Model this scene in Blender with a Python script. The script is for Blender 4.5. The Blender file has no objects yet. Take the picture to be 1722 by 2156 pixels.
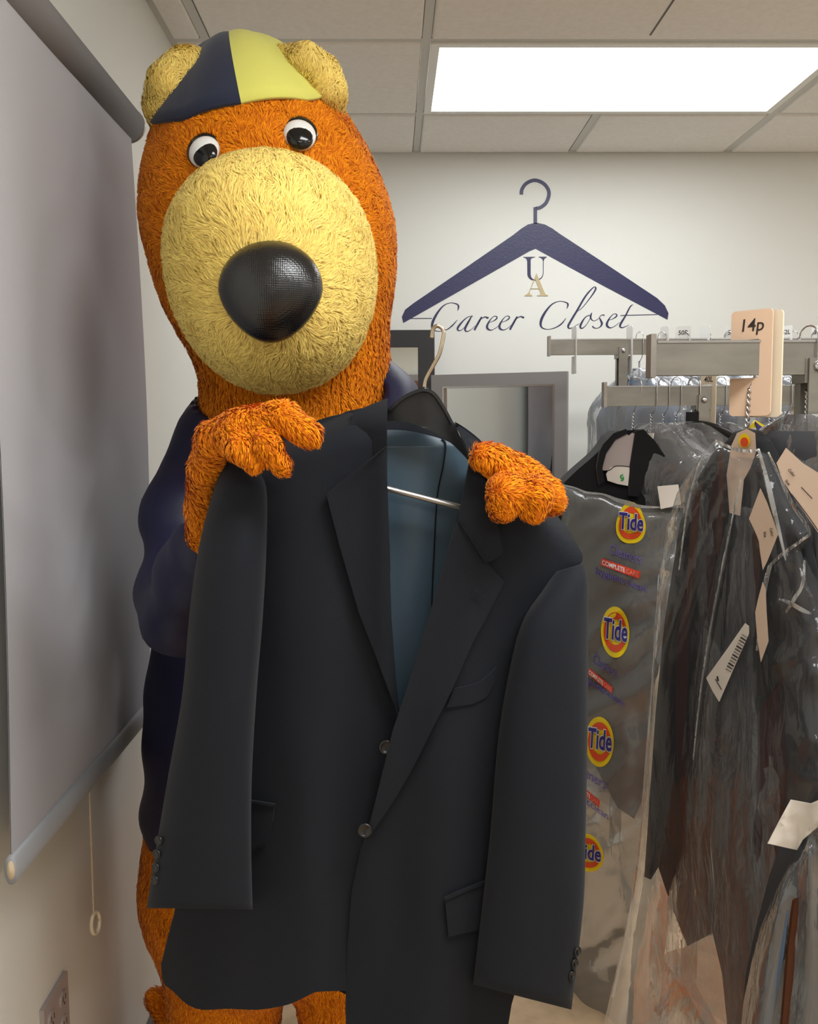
import bpy, bmesh, math, random
import numpy as np
from mathutils import Vector, noise
from mathutils.geometry import tessellate_polygon
random.seed(7)
rng = np.random.default_rng(7)
PI = math.pi

# ------------------------------------------------------------------ camera
F_PX, PITCH, YAW, ROLL, EYE = 1960.0, 0.0927, 0.0197, -0.0073, 1.53
fwd = Vector((math.sin(YAW)*math.cos(PITCH), math.cos(YAW)*math.cos(PITCH), -math.sin(PITCH)))
rt0 = Vector((math.cos(YAW), -math.sin(YAW), 0)); up0 = rt0.cross(fwd)
rt = rt0*math.cos(ROLL) + up0*math.sin(ROLL); up = up0*math.cos(ROLL) - rt0*math.sin(ROLL)
EYEP = Vector((0, 0, EYE))
scene = bpy.context.scene
col = scene.collection
cam = bpy.data.cameras.new('camera'); camo = bpy.data.objects.new('camera', cam); col.objects.link(camo)
cam.sensor_fit = 'HORIZONTAL'; cam.sensor_width = 36.0; cam.lens = F_PX/1722*36.0
cam.clip_start = 0.05
from mathutils import Matrix
camo.matrix_world = Matrix(((rt.x, up.x, -fwd.x, 0), (rt.y, up.y, -fwd.y, 0), (rt.z, up.z, -fwd.z, EYE), (0, 0, 0, 1)))
scene.camera = camo
scene.view_settings.view_transform = 'Standard'; scene.view_settings.look = 'None'
scene.view_settings.gamma = 1.0; scene.view_settings.use_curve_mapping = False
scene.view_settings.exposure = 0.0
w = bpy.data.worlds.new('world'); scene.world = w; w.use_nodes = True
w.node_tree.nodes['Background'].inputs[0].default_value = (0.9, 0.92, 1, 1)
w.node_tree.nodes['Background'].inputs[1].default_value = 0.02
cy = scene.cycles
cy.use_light_tree = False
cy.max_bounces = 6; cy.diffuse_bounces = 4; cy.glossy_bounces = 3; cy.transmission_bounces = 3; cy.transparent_max_bounces = 12
cy.caustics_reflective = False; cy.caustics_refractive = False
LIGHT = 9.0                      # radiance of the ceiling light lenses
LIGHT_COL = (0.96, 0.985, 1.0)

def ray(px, py): return fwd + rt*((px-861)/F_PX) - up*((py-1078)/F_PX)
def at(px, py, Y):
    d = ray(px, py); return EYEP + d*(Y/d.y)
def atX(px, py, X):
    d = ray(px, py); return EYEP + d*(X/d.x)
def m_px(px, Y): return px*Y/F_PX

# ------------------------------------------------------------------ materials
def lin(c):
    c = c/255.0
    return c/12.92 if c <= 0.04045 else ((c+0.055)/1.055)**2.4
def L3(c): return (lin(c[0]), lin(c[1]), lin(c[2]), 1)
MATS = {}
def mat(name, c, rough=0.6, spec=0.5, metal=0.0, bump=0.0, bscale=200.0, var=0.0, vscale=6.0, sheen=0.0, coat=0.0, aniso=None, trans=0.0):
    m = bpy.data.materials.new(name); m.use_nodes = True
    nt = m.node_tree; b = nt.nodes['Principled BSDF']
    b.inputs['Base Color'].default_value = L3(c)
    b.inputs['Roughness'].default_value = rough; b.inputs['Metallic'].default_value = metal
    b.inputs['Specular IOR Level'].default_value = spec
    if sheen: b.inputs['Sheen Weight'].default_value = sheen; b.inputs['Sheen Roughness'].default_value = 0.5
    if coat: b.inputs['Coat Weight'].default_value = coat; b.inputs['Coat Roughness'].default_value = 0.1
    tc = nt.nodes.new('ShaderNodeTexCoord')
    mp = nt.nodes.new('ShaderNodeMapping'); nt.links.new(tc.outputs['Object'], mp.inputs['Vector'])
    if aniso: mp.inputs['Scale'].default_value = aniso
    if var:
        n = nt.nodes.new('ShaderNodeTexNoise'); n.inputs['Scale'].default_value = vscale; n.inputs['Detail'].default_value = 4
        nt.links.new(mp.outputs[0], n.inputs['Vector'])
        r = nt.nodes.new('ShaderNodeMapRange'); r.inputs[1].default_value = .3; r.inputs[2].default_value = .7
        r.inputs[3].default_value = 1-var; r.inputs[4].default_value = 1+var
        nt.links.new(n.outputs['Fac'], r.inputs[0])
        h = nt.nodes.new('ShaderNodeHueSaturation'); h.inputs['Color'].default_value = L3(c)
        nt.links.new(r.outputs[0], h.inputs['Value']); nt.links.new(h.outputs[0], b.inputs['Base Color'])
    if bump:
        n2 = nt.nodes.new('ShaderNodeTexNoise'); n2.inputs['Scale'].default_value = bscale; n2.inputs['Detail'].default_value = 3
        nt.links.new(mp.outputs[0], n2.inputs['Vector'])
        bp = nt.nodes.new('ShaderNodeBump'); bp.inputs['Strength'].default_value = bump; bp.inputs['Distance'].default_value = 0.002
        nt.links.new(n2.outputs['Fac'], bp.inputs['Height']); nt.links.new(bp.outputs[0], b.inputs['Normal'])
    MATS[name] = m
    return m
def fur_mat(name, c, v=0.25, hue=0.012):
    m = mat(name, c, rough=0.75, spec=0.2, sheen=0.08)
    nt = m.node_tree; b = nt.nodes['Principled BSDF']
    g = nt.nodes.new('ShaderNodeNewGeometry')
    r = nt.nodes.new('ShaderNodeMapRange'); r.inputs[3].default_value = 1-v; r.inputs[4].default_value = 1+v
    r2 = nt.nodes.new('ShaderNodeMapRange'); r2.inputs[3].default_value = .5-hue; r2.inputs[4].default_value = .5+hue
    nt.links.new(g.outputs['Random Per Island'], r.inputs[0]); nt.links.new(g.outputs['Random Per Island'], r2.inputs[0])
    h = nt.nodes.new('ShaderNodeHueSaturation'); h.inputs['Color'].default_value = L3(c)
    nt.links.new(r.outputs[0], h.inputs['Value']); nt.links.new(r2.outputs[0], h.inputs['Hue'])
    nt.links.new(h.outputs[0], b.inputs['Base Color'])
    return m
def plastic(name, tint, haze, gloss=0.5, rough=0.12, bump=0.5, bscale=30.0):
    m = bpy.data.materials.new(name); m.use_nodes = True; nt = m.node_tree
    for n in list(nt.nodes): nt.nodes.remove(n)
    out = nt.nodes.new('ShaderNodeOutputMaterial')
    tr = nt.nodes.new('ShaderNodeBsdfTransparent'); tr.inputs[0].default_value = (0.97, 0.97, 0.97, 1)
    df = nt.nodes.new('ShaderNodeBsdfDiffuse'); df.inputs[0].default_value = L3(tint)
    tl = nt.nodes.new('ShaderNodeBsdfTranslucent'); tl.inputs[0].default_value = L3(tint)
    dm = nt.nodes.new('ShaderNodeMixShader'); dm.inputs[0].default_value = .4
    nt.links.new(df.outputs[0], dm.inputs[1]); nt.links.new(tl.outputs[0], dm.inputs[2])
    mx = nt.nodes.new('ShaderNodeMixShader'); mx.inputs[0].default_value = haze
    nt.links.new(tr.outputs[0], mx.inputs[1]); nt.links.new(dm.outputs[0], mx.inputs[2])
    gl = nt.nodes.new('ShaderNodeBsdfGlossy'); gl.inputs['Roughness'].default_value = rough
    gl.inputs[0].default_value = (1, 1, 1, 1)
    fr = nt.nodes.new('ShaderNodeFresnel'); fr.inputs[0].default_value = 1.5
    ml = nt.nodes.new('ShaderNodeMath'); ml.operation = 'MULTIPLY'; ml.inputs[1].default_value = gloss*2; ml.use_clamp = True
    nt.links.new(fr.outputs[0], ml.inputs[0])
    m2 = nt.nodes.new('ShaderNodeMixShader'); nt.links.new(ml.outputs[0], m2.inputs[0])
    nt.links.new(mx.outputs[0], m2.inputs[1]); nt.links.new(gl.outputs[0], m2.inputs[2])
    nt.links.new(m2.outputs[0], out.inputs[0])
    tc = nt.nodes.new('ShaderNodeTexCoord')
    mp = nt.nodes.new('ShaderNodeMapping'); mp.inputs['Scale'].default_value = (1, 1, .35)
    n2 = nt.nodes.new('ShaderNodeTexNoise'); n2.inputs['Scale'].default_value = bscale; n2.inputs['Detail'].default_value = 4
    n2.inputs['Distortion'].default_value = 1.2
    nt.links.new(tc.outputs['Object'], mp.inputs[0]); nt.links.new(mp.outputs[0], n2.inputs['Vector'])
    bp = nt.nodes.new('ShaderNodeBump'); bp.inputs['Strength'].default_value = bump; bp.inputs['Distance'].default_value = 0.02
    nt.links.new(n2.outputs['Fac'], bp.inputs['Height'])
    for n in (gl, fr, df): nt.links.new(bp.outputs[0], n.inputs['Normal'])
    return m

M_WALL = mat('wall_paint', (222, 222, 216), .75, .3, bump=.12, bscale=320)
M_CEIL = mat('ceiling_tile', (240, 237, 232), .95, .1, bump=.25, bscale=420, var=.03, vscale=60)
M_TEE = mat('ceiling_tee', (205, 205, 200), .5, .4)
M_FLOOR = mat('floor_vinyl', (190, 164, 132), .45, .4, bump=.1, bscale=60, var=.18, vscale=14)
M_BASE = mat('baseboard_rubber', (96, 90, 86), .6)
M_DECAL = mat('navy_vinyl', (36, 36, 78), .38, .5, bump=.35, bscale=130)
M_TAN = mat('tan_vinyl', (186, 168, 128), .4)
M_STEEL = mat('brushed_steel', (132, 128, 119), .36, .5, .7, bump=.06, bscale=30, var=.18, vscale=25, aniso=(.3, 1, 1))
M_STEEL_D = mat('dull_steel', (142, 136, 128), .45, .5, .6, var=.25, vscale=18)
M_CHROME = mat('chrome_wire', (200, 200, 205), .16, .5, 1.0)
M_BRASSY = mat('hook_wire', (205, 190, 170), .2, .5, 1.0, var=.25, vscale=30)
M_BLACKP = mat('black_plastic', (22, 22, 23), .32, .5)
M_BLACKF = mat('black_frame', (44, 43, 44), .55, .4)
M_GREYF = mat('grey_frame', (134, 130, 128), .5, .4)
M_SILVER = mat('silver_trim', (190, 190, 188), .25, .5, .9)
M_MIRROR = mat('mirror_glass', (225, 228, 228), .01, .5, 1.0)
M_SHADE = mat('shade_fabric', (180, 179, 184), .85, .2, bump=.15, bscale=900)
M_ROLL = mat('shade_roll', (120, 117, 117), .7, .3)
M_SHBAR = mat('shade_bar', (150, 152, 156), .45, .4)
M_CORD = mat('cord', (205, 185, 155), .7)
M_CLEARP = mat('ring_plastic', (225, 215, 190), .12, .6, coat=.5)
M_OUTLET = mat('outlet_plate', (168, 158, 156), .35, .5)
M_OUTLET_D = mat('outlet_slot', (60, 52, 50), .5)
M_SUIT = mat('charcoal_wool', (18, 22, 29), .78, .22, bump=.25, bscale=1500, var=.06, vscale=300, sheen=.06)
M_SUIT_L = mat('teal_lining', (72, 92, 106), .36, .5, bump=.05, bscale=200)
M_BUTTON = mat('dark_button', (26, 25, 26), .25, .5)
M_NAVY = mat('navy_polyester', (20, 22, 54), .5, .4, bump=.08, bscale=600)
M_ORANGE = fur_mat('orange_plush', (232, 130, 6), .26, .012)
M_YELLOW = fur_mat('yellow_plush', (255, 226, 126), .14, .008)
M_EAR_IN = mat('ear_inner', (92, 56, 20), .9)
M_CAPN = mat('cap_navy', (40, 46, 66), .8, .2, bump=.2, bscale=1200, sheen=.2)
M_CAPY = mat('cap_yellow', (224, 222, 112), .8, .2, bump=.2, bscale=1200, sheen=.2)
M_WHITE = mat('white_enamel', (235, 235, 232), .25, .5)
M_BLACK = mat('black_enamel', (16, 16, 17), .12, .5)
M_TANP = mat('tan_divider', (218, 186, 158), .45, .4)
M_CREAMP = mat('cream_divider', (228, 212, 186), .45, .4)
M_WHITEP = mat('white_divider', (236, 236, 232), .4, .4)
M_INK = mat('marker_ink', (40, 30, 30), .6)
M_PAPER = mat('paper', (222, 214, 204), .8, .2)
M_PAPERM = mat('mauve_paper', (176, 164, 160), .85, .2)
M_PAPERT = mat('tan_paper', (214, 190, 170), .85, .2)
M_GREEN = mat('green_print', (40, 150, 70), .6)
M_BLK = mat('black_wool', (24, 24, 26), .85, .2, sheen=.08)
M_GREYW = mat('grey_wool', (58, 58, 60), .85, .2)
M_MAROON = mat('maroon_wool', (52, 20, 19), .85, .2)
M_BROWN = mat('brown_wool', (78, 44, 26), .85, .2)
M_TANW = mat('tan_wool', (160, 118, 74), .85, .2)
M_NAVYW = mat('navy_wool', (38, 46, 72), .85, .2)
M_BLUEW = mat('blue_wool', (92, 112, 138), .85, .2)
M_WHITEW = mat('white_cotton', (214, 218, 226), .8, .2)
M_LOGO_Y = mat('logo_yellow', (244, 214, 20), .5)
M_LOGO_O = mat('logo_orange', (226, 78, 34), .5)
M_LOGO_B = mat('logo_blue', (48, 40, 130), .5)
M_LOGO_W = mat('logo_white', (240, 238, 236), .5)
M_LOGO_R = mat('logo_red', (222, 70, 48), .5)
M_LOGO_V = mat('logo_violet', (100, 88, 164), .5)
M_DOORW = mat('brown_door', (112, 58, 36), .5, var=.15, vscale=3)
M_BAG = plastic('dry_cleaning_film', (212, 212, 208), .33, .5, .16, .2, 14)
M_BAG2 = plastic('clear_film', (208, 210, 214), .08, .26, .06, .3, 11)
M_BAG4 = plastic('crinkled_film', (220, 222, 226), .2, .8, .1, .6, 17)
M_BAG3 = plastic('far_film', (228, 234, 244), .3, .9, .12, .5, 16)

# leather with fine perforations for the nose
M_NOSE = mat('perforated_leather', (20, 20, 21), .24, .6)
_nt = M_NOSE.node_tree
_tc = _nt.nodes.new('ShaderNodeTexCoord'); _vo = _nt.nodes.new('ShaderNodeTexVoronoi'); _vo.inputs['Scale'].default_value = 330
_vo.inputs['Randomness'].default_value = .15
_nt.links.new(_tc.outputs['Object'], _vo.inputs['Vector'])
_bp = _nt.nodes.new('ShaderNodeBump'); _bp.inputs['Strength'].default_value = .35; _bp.inputs['Distance'].default_value = .0012
_nt.links.new(_vo.outputs['Distance'], _bp.inputs['Height']); _nt.links.new(_bp.outputs[0], _nt.nodes['Principled BSDF'].inputs['Normal'])
# light lens
M_LENS = bpy.data.materials.new('light_lens'); M_LENS.use_nodes = True
_b = M_LENS.node_tree.nodes['Principled BSDF']
_b.inputs['Base Color'].default_value = (.9, .9, .9, 1)
_b.inputs['Emission Color'].default_value = (*LIGHT_COL, 1); _b.inputs['Emission Strength'].default_value = LIGHT

M_LENS.cycles.emission_sampling = 'FRONT'
M_LENS2 = M_LENS.copy(); M_LENS2.name = 'light_lens_boosted'
M_LENS2.node_tree.nodes['Principled BSDF'].inputs['Emission Strength'].default_value = LIGHT*2.05  # extra strength added to brighten the figure and left wall from the front
# ------------------------------------------------------------------ builders
def tag(o, label=None, cat=None, group=None, kind=None):
    if label: o['label'] = label
    if cat: o['category'] = cat
    if group: o['group'] = group
    if kind: o['kind'] = kind
    return o
def link(o, parent=None):
    col.objects.link(o)
    if parent is not None:
        o.parent = parent
        o.matrix_parent_inverse = Matrix.Translation(-Vector(parent.location)) if parent.parent is None else Matrix()
    return o
def thing(name, label, cat, loc=(0, 0, 0), group=None):
    o = bpy.data.objects.new(name, None); o.empty_display_size = .05; o.location = loc; col.objects.link(o)
    return tag(o, label, cat, group)
def mesh(name, V, Fc, m, parent=None, smooth=False):
    me = bpy.data.meshes.new(name)
    me.from_pydata([tuple(v) for v in V], [], [tuple(int(i) for i in f) for f in Fc]); me.update()
    if smooth:
        me.polygons.foreach_set('use_smooth', [True]*len(me.polygons))
    me.materials.append(m)
    o = bpy.data.objects.new(name, me)
    return link(o, parent)
def mesh_np(name, V, Q, T, m, parent=None, N=None):
    """V (n,3); Q (k,4) quads; T (j,3) tris"""
    me = bpy.data.meshes.new(name)
    V = np.ascontiguousarray(V, np.float32)
    me.vertices.add(len(V)); me.vertices.foreach_set('co', V.ravel())
    loops = np.concatenate([Q.ravel(), T.ravel()]).astype(np.int32)
    me.loops.add(len(loops)); me.loops.foreach_set('vertex_index', loops)
    starts = np.concatenate([np.arange(len(Q))*4, len(Q)*4 + np.arange(len(T))*3]).astype(np.int32)
    me.polygons.add(len(starts)); me.polygons.foreach_set('loop_start', starts)
    me.update(calc_edges=True)
    me.polygons.foreach_set('use_smooth', np.ones(len(starts), bool))
    if N is not None: me.normals_split_custom_set_from_vertices(N.tolist())
    me.materials.append(m)
    return link(bpy.data.objects.new(name, me), parent)

class MB:
    def __init__(s): s.v = []; s.f = []
    def add(s, V, Fc):
        n = len(s.v); s.v += [Vector(v) for v in V]; s.f += [tuple(i+n for i in f) for f in Fc]; return s
    def box(s, lo, hi, rz=0, piv=None):
        x0, y0, z0 = lo; x1, y1, z1 = hi
        V = [Vector(p) for p in ((x0,y0,z0),(x1,y0,z0),(x1,y1,z0),(x0,y1,z0),(x0,y0,z1),(x1,y0,z1),(x1,y1,z1),(x0,y1,z1))]
        if rz:
            pv = Vector(piv or ((x0+x1)/2, (y0+y1)/2, 0)); R = Matrix.Rotation(rz, 3, 'Z')
            V = [R@(v-pv)+pv for v in V]
        return s.add(V, [(0,3,2,1),(4,5,6,7),(0,1,5,4),(1,2,6,5),(2,3,7,6),(3,0,4,7)])
    def tube(s, pts, r, n=8, cap=True):
        pts = [Vector(p) for p in pts]; k = len(pts); rs = r if isinstance(r, (list, tuple)) else [r]*k
        V = []; Fc = []
        t0 = (pts[1]-pts[0]).normalized(); a = t0.orthogonal().normalized()
        for i, p in enumerate(pts):
            t = (pts[min(i+1, k-1)]-pts[max(i-1, 0)]).normalized()
            a = (a - t*a.dot(t))
            a = a.normalized() if a.length > 1e-9 else t.orthogonal().normalized()
            b = t.cross(a)
            for j in range(n):
                an = 2*PI*j/n; V.append(p + (a*math.cos(an)+b*math.sin(an))*rs[i])
        for i in range(k-1):
            for j in range(n):
                Fc.append((i*n+j, i*n+(j+1) % n, (i+1)*n+(j+1) % n, (i+1)*n+j))
        if cap: Fc.append(tuple(range(n-1, -1, -1))); Fc.append(tuple((k-1)*n+j for j in range(n)))
        return s.add(V, Fc)
    def obj(s, name, m, parent=None, smooth=False): return mesh(name, s.v, s.f, m, parent, smooth)

def cr(pts, n=6, closed=False):
    """Catmull-Rom through points of any dimension"""
    P = [np.array(p, float) for p in pts]; k = len(P); out = []
    rngi = range(k) if closed else range(k-1)
    for i in rngi:
        p0 = P[(i-1) % k] if closed or i > 0 else P[0]; p1 = P[i]; p2 = P[(i+1) % k]
        p3 = P[(i+2) % k] if closed or i+2 < k else P[-1]
        for j in range(n):
            t = j/n
            out.append(.5*((2*p1) + (p2-p0)*t + (2*p0-5*p1+4*p2-p3)*t*t + (3*p1-p0-3*p2+p3)*t**3))
    if not closed: out.append(P[-1])
    return out

def fill2d(poly, step=20, stepy=None):
    """polygon (list of xy) -> verts, faces of a gridded fill"""
    bm = bmesh.new()
    vs = [bm.verts.new((float(p[0]), float(p[1]), 0)) for p in poly]
    for tri in tessellate_polygon([[Vector((float(p[0]), float(p[1]), 0)) for p in poly]]):
        a, b, c = tri
        ar = (poly[b][0]-poly[a][0])*(poly[c][1]-poly[a][1])-(poly[c][0]-poly[a][0])*(poly[b][1]-poly[a][1])
        if abs(ar) < 1e-9: continue
        bm.faces.new([vs[a], vs[b], vs[c]] if ar > 0 else [vs[a], vs[c], vs[b]])
    return grid_cut(bm, step, stepy)
def grid_cut(bm, step, stepy=None):
    if step:
        xs = [v.co.x for v in bm.verts]; ys = [v.co.y for v in bm.verts]
        sy = stepy or step
        x = (math.floor(min(xs)/step)+1)*step
        while x < max(xs):
            bmesh.ops.bisect_plane(bm, geom=bm.verts[:]+bm.edges[:]+bm.faces[:], plane_co=(x, 0, 0), plane_no=(1, 0, 0), dist=1e-3); x += step
        y = (math.floor(min(ys)/sy)+1)*sy
        while y < max(ys):
            bmesh.ops.bisect_plane(bm, geom=bm.verts[:]+bm.edges[:]+bm.faces[:], plane_co=(0, y, 0), plane_no=(0, 1, 0), dist=1e-3); y += sy
    bm.verts.ensure_lookup_table(); bm.verts.index_update()
    V = [(v.co.x, v.co.y) for v in bm.verts]
    Fc = [[v.index for v in f.verts] for f in bm.faces]
    E = []
    for e in bm.edges:
        if len(e.link_faces) == 1:
            l = e.link_loops[0]; E.append((l.vert.index, l.link_loop_next.vert.index))
    bm.free()
    return V, Fc, E
def solid(name, V2, Fc, E, pos, thick, m, parent=None, smooth=True):
    """pos(x,y)->(front Vector); thick: metres backwards (+Y) or a function giving the back Vector"""
    A = [Vector(pos(*v)) for v in V2]
    B = [Vector(thick(*v)) if callable(thick) else a + Vector((0, thick, 0)) for a, v in zip(A, V2)]
    n = len(A)
    nf = Vector()
    for f in Fc:
        p = [A[i] for i in f]
        nf += (p[1]-p[0]).cross(p[2]-p[0])
    c = sum(A, Vector())/n; cb = sum(B, Vector())/n
    flip = nf.dot(c-cb) < 0
    V = A + B + A + B
    FF = []
    for f in Fc:
        FF.append(list(reversed(f)) if flip else list(f))
        FF.append([i+n for i in (f if flip else reversed(f))])
    for a, b in E:
        q = [a+2*n, b+2*n, b+3*n, a+3*n]
        FF.append(q if flip else q[::-1])
    return mesh(name, V, FF, m, parent, smooth)
def sheet(name, poly, depth, thick, m, parent=None, step=20, stepy=None, smooth=True):
    V, Fc, E = fill2d(poly, step, stepy)
    d = depth if callable(depth) else (lambda x, y: depth)
    return solid(name, V, Fc, E, lambda x, y: at(x, y, d(x, y)), thick, m, parent, smooth)

def pillow(name, poly, depth, B, R, m, parent=None, step=10, open_y=1e9):
    """inflated film: front and back sheets meeting at the outline (left open below open_y)"""
    P = np.array([(float(p[0]), float(p[1])) for p in poly]); P2 = np.roll(P, -1, 0)
    ok = ~((P[:,1] > open_y) & (P2[:,1] > open_y)); a, b = P[ok], P2[ok]; ab = b-a; L2 = (ab**2).sum(1)+1e-9
    def bulge(x, y):
        t = np.clip(((x-a[:,0])*ab[:,0]+(y-a[:,1])*ab[:,1])/L2, 0, 1)
        d = np.sqrt(((a+t[:,None]*ab-(x, y))**2).sum(1).min()); e = min(1, d/R)
        return B*math.sqrt(max(0, 1-(1-e)**2))
    V, Fc, E = fill2d(poly, step)
    bl = {v: bulge(*v) for v in V}
    return solid(name, V, Fc, E, lambda x, y: at(x, y, depth(x, y)+B-bl[(x, y)]), lambda x, y: at(x, y, depth(x, y)+B+bl[(x, y)]), m, parent, True)

def stroke_poly(pts, n=8):
    """points (x,y,width) -> ribbon as verts / quads"""
    P = cr(pts, n) if len(pts) > 2 else [np.array(p, float) for p in pts]
    V = []; Fc = []
    for i, p in enumerate(P):
        t = P[min(i+1, len(P)-1)][:2]-P[max(i-1, 0)][:2]; t = t/(np.linalg.norm(t)+1e-9)
        nrm = np.array([-t[1], t[0]]); h = max(p[2], .3)/2
        V += [tuple(p[:2]+nrm*h), tuple(p[:2]-nrm*h)]
    for i in range(len(P)-1): Fc.append([2*i, 2*i+1, 2*i+3, 2*i+2])
    E = [(2*i, 2*i+2) for i in range(len(P)-1)] + [(2*i+3, 2*i+1) for i in range(len(P)-1)]
    return V, Fc, E
def strokes(name, lst, depth, m, parent, off=.0012, thick=.0008, f=lambda x, y: (x, y), ws=1.0):
    """several pen strokes of one glyph or word as one solid ribbon mesh; f maps author coords to pixels"""
    V = []; Fc = []; E = []
    for pts in lst:
        pp = [(*f(p[0], p[1]), p[2]*ws) for p in pts]
        v, fc, e = stroke_poly(pp); n = len(V)
        V += v; Fc += [[i+n for i in q] for q in fc]; E += [(a+n, b+n) for a, b in e]
    d = depth if callable(depth) else (lambda x, y: depth)
    return solid(name, V, Fc, E, lambda x, y: at(x, y, d(x, y)-off), thick, m, parent, False)

_FONT_CACHE = {}
def font2d(txt, offset=0.0, shear=0.0, step=None):
    cu = bpy.data.curves.new('t', 'FONT'); cu.body = txt; cu.offset = offset; cu.shear = shear; cu.resolution_u = 3; cu.fill_mode = 'FRONT'
    o = bpy.data.objects.new('t', cu); col.objects.link(o)
    dg = bpy.context.evaluated_depsgraph_get(); me = bpy.data.meshes.new_from_object(o.evaluated_get(dg))
    bm = bmesh.new(); bm.from_mesh(me); bmesh.ops.remove_doubles(bm, verts=bm.verts[:], dist=1e-5)
    bpy.data.objects.remove(o); bpy.data.curves.remove(cu); bpy.data.meshes.remove(me)
    return grid_cut(bm, step)
def print_text(name, txt, p0, ex, ey, depth, m, parent, off=.002, thick=.0006, offset=0.0, shear=0.0, step=.35):
    V, Fc, E = font2d(txt, offset, shear, step)
    d = depth if callable(depth) else (lambda x, y: depth)
    def pos(u, v):
        x = p0[0]+u*ex[0]+v*ey[0]; y = p0[1]+u*ex[1]+v*ey[1]
        return at(x, y, d(x, y)-off)
    return solid(name, V, Fc, E, pos, thick, m, parent, False)

def ringtube(name, rows, m, parent, N=28, sup=2.3, nsub=5, wall=.004, closed_top=True, wob=None):
    """rows of (xl,yl,xr,yr,Yc,ry): an elliptical sleeve, open at the bottom with a visible wall"""
    R = cr(rows, nsub); V = []; Fc = []
    def ring(r, sh):
        xl, yl, xr, yr, Yc, ry = r
        for j in range(N):
            a = 2*PI*j/N; ca, sa = math.cos(a), math.sin(a)
            u = math.copysign(abs(ca)**(2/sup), ca); v = math.copysign(abs(sa)**(2/sup), sa)
            u *= 1-sh; v *= 1-sh
            x = (xl+xr)/2 + u*(xr-xl)/2; y = (yl+yr)/2 + u*(yr-yl)/2
            Y = Yc - v*ry
            if wob: Y += wob(x, y)
            V.append(at(x, y, Y))
    for r in R: ring(r, 0)
    k = len(R)
    # inner return at the hem
    ring(R[-1], .05); ring(R[-4], .07)
    for i in range(k+1):
        for j in range(N):
            Fc.append((i*N+j, (i+1)*N+j, (i+1)*N+(j+1) % N, i*N+(j+1) % N))
    if closed_top: Fc.append(tuple(range(N)))
    Fc.append(tuple((k+1)*N+j for j in range(N)))
    return mesh(name, V, Fc, m, parent, True)

def nz(x, y, z=0.0): return noise.noise(Vector((x, y, z)))
def ridge(x, y, z=0.0): return 1-abs(2*nz(x, y, z))

# ---- signed distance surfaces for soft bodies
def ell(c, r):
    c = np.array(c); r = np.array(r)
    def f(P):
        q = (P-c)/r; k0 = np.linalg.norm(q, axis=1); k1 = np.linalg.norm(q/r, axis=1)+1e-9
        return k0*(k0-1)/k1
    return f
def cap(a, b, ra, rb=None):
    a = np.array(a, float); b = np.array(b, float); rb = ra if rb is None else rb; ab = b-a; L = ab@ab+1e-12
    def f(P):
        t = np.clip(((P-a)@ab)/L, 0, 1)
        return np.linalg.norm(P-a-t[:, None]*ab, axis=1) - (ra+(rb-ra)*t)
    return f
def chain(pts, rs): return [cap(pts[i], pts[i+1], rs[i], rs[i+1]) for i in range(len(pts)-1)]
def smin(fs, k):
    def f(P):
        d = fs[0](P)
        for g in fs[1:]:
            e = g(P); h = np.clip(.5+.5*(e-d)/k, 0, 1); d = e*(1-h)+d*h-k*h*(1-h)
        return d
    return f
def surfnet(fn, lo, hi, h):
    lo = np.array(lo, float); n = np.ceil((np.array(hi)-lo)/h).astype(int)+1
    ax = [lo[i]+h*np.arange(n[i]) for i in range(3)]
    G = np.stack(np.meshgrid(*ax, indexing='ij'), -1)
    Fv = fn(G.reshape(-1, 3)).reshape(n)
    S = Fv < 0
    cnt = sum(S[i:n[0]-1+i, j:n[1]-1+j, k:n[2]-1+k].astype(int) for i in (0,1) for j in (0,1) for k in (0,1))
    C = np.argwhere((cnt > 0) & (cnt < 8)); idx = -np.ones(n, int); idx[C[:,0], C[:,1], C[:,2]] = np.arange(len(C))
    corners = [(i,j,k) for i in (0,1) for j in (0,1) for k in (0,1)]
    acc = np.zeros((len(C),3)); num = np.zeros(len(C))
    for ca in corners:
        for a in range(3):
            if ca[a]: continue
            cb = list(ca); cb[a] = 1
            va = Fv[C[:,0]+ca[0], C[:,1]+ca[1], C[:,2]+ca[2]]; vb = Fv[C[:,0]+cb[0], C[:,1]+cb[1], C[:,2]+cb[2]]
            msk = (va < 0) != (vb < 0); t = np.where(msk, va/(va-vb+1e-20), 0)
            p = np.array(ca, float)[None]+t[:,None]*(np.array(cb)-np.array(ca))[None]
            acc[msk] += p[msk]; num += msk
    V = lo+(C+acc/num[:,None])*h
    Q = []
    for a in range(3):
        b, c = (a+1) % 3, (a+2) % 3
        sl0 = [slice(None)]*3; sl1 = [slice(None)]*3; sl0[a] = slice(0, n[a]-1); sl1[a] = slice(1, n[a])
        s0 = S[tuple(sl0)]; s1 = S[tuple(sl1)]
        e = np.argwhere(s0 != s1); e = e[(e[:,b] > 0) & (e[:,c] > 0)]
        eb = np.zeros(3, int); eb[b] = 1; ec = np.zeros(3, int); ec[c] = 1
        q = np.stack([idx[tuple((e-eb-ec).T)], idx[tuple((e-ec).T)], idx[tuple(e.T)], idx[tuple((e-eb).T)]], 1)
        inside = s0[tuple(e.T)]
        q[~inside] = q[~inside][:, ::-1]
        Q.append(q)
    Q = np.concatenate(Q); Q = Q[(Q >= 0).all(1)]
    return V, Q
def vnormals(V, Q):
    nrm = np.cross(V[Q[:,2]]-V[Q[:,0]], V[Q[:,3]]-V[Q[:,1]])
    N = np.zeros_like(V)
    for i in range(4): np.add.at(N, Q[:,i], nrm)
    return N/(np.linalg.norm(N, axis=1, keepdims=True)+1e-12)
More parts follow.
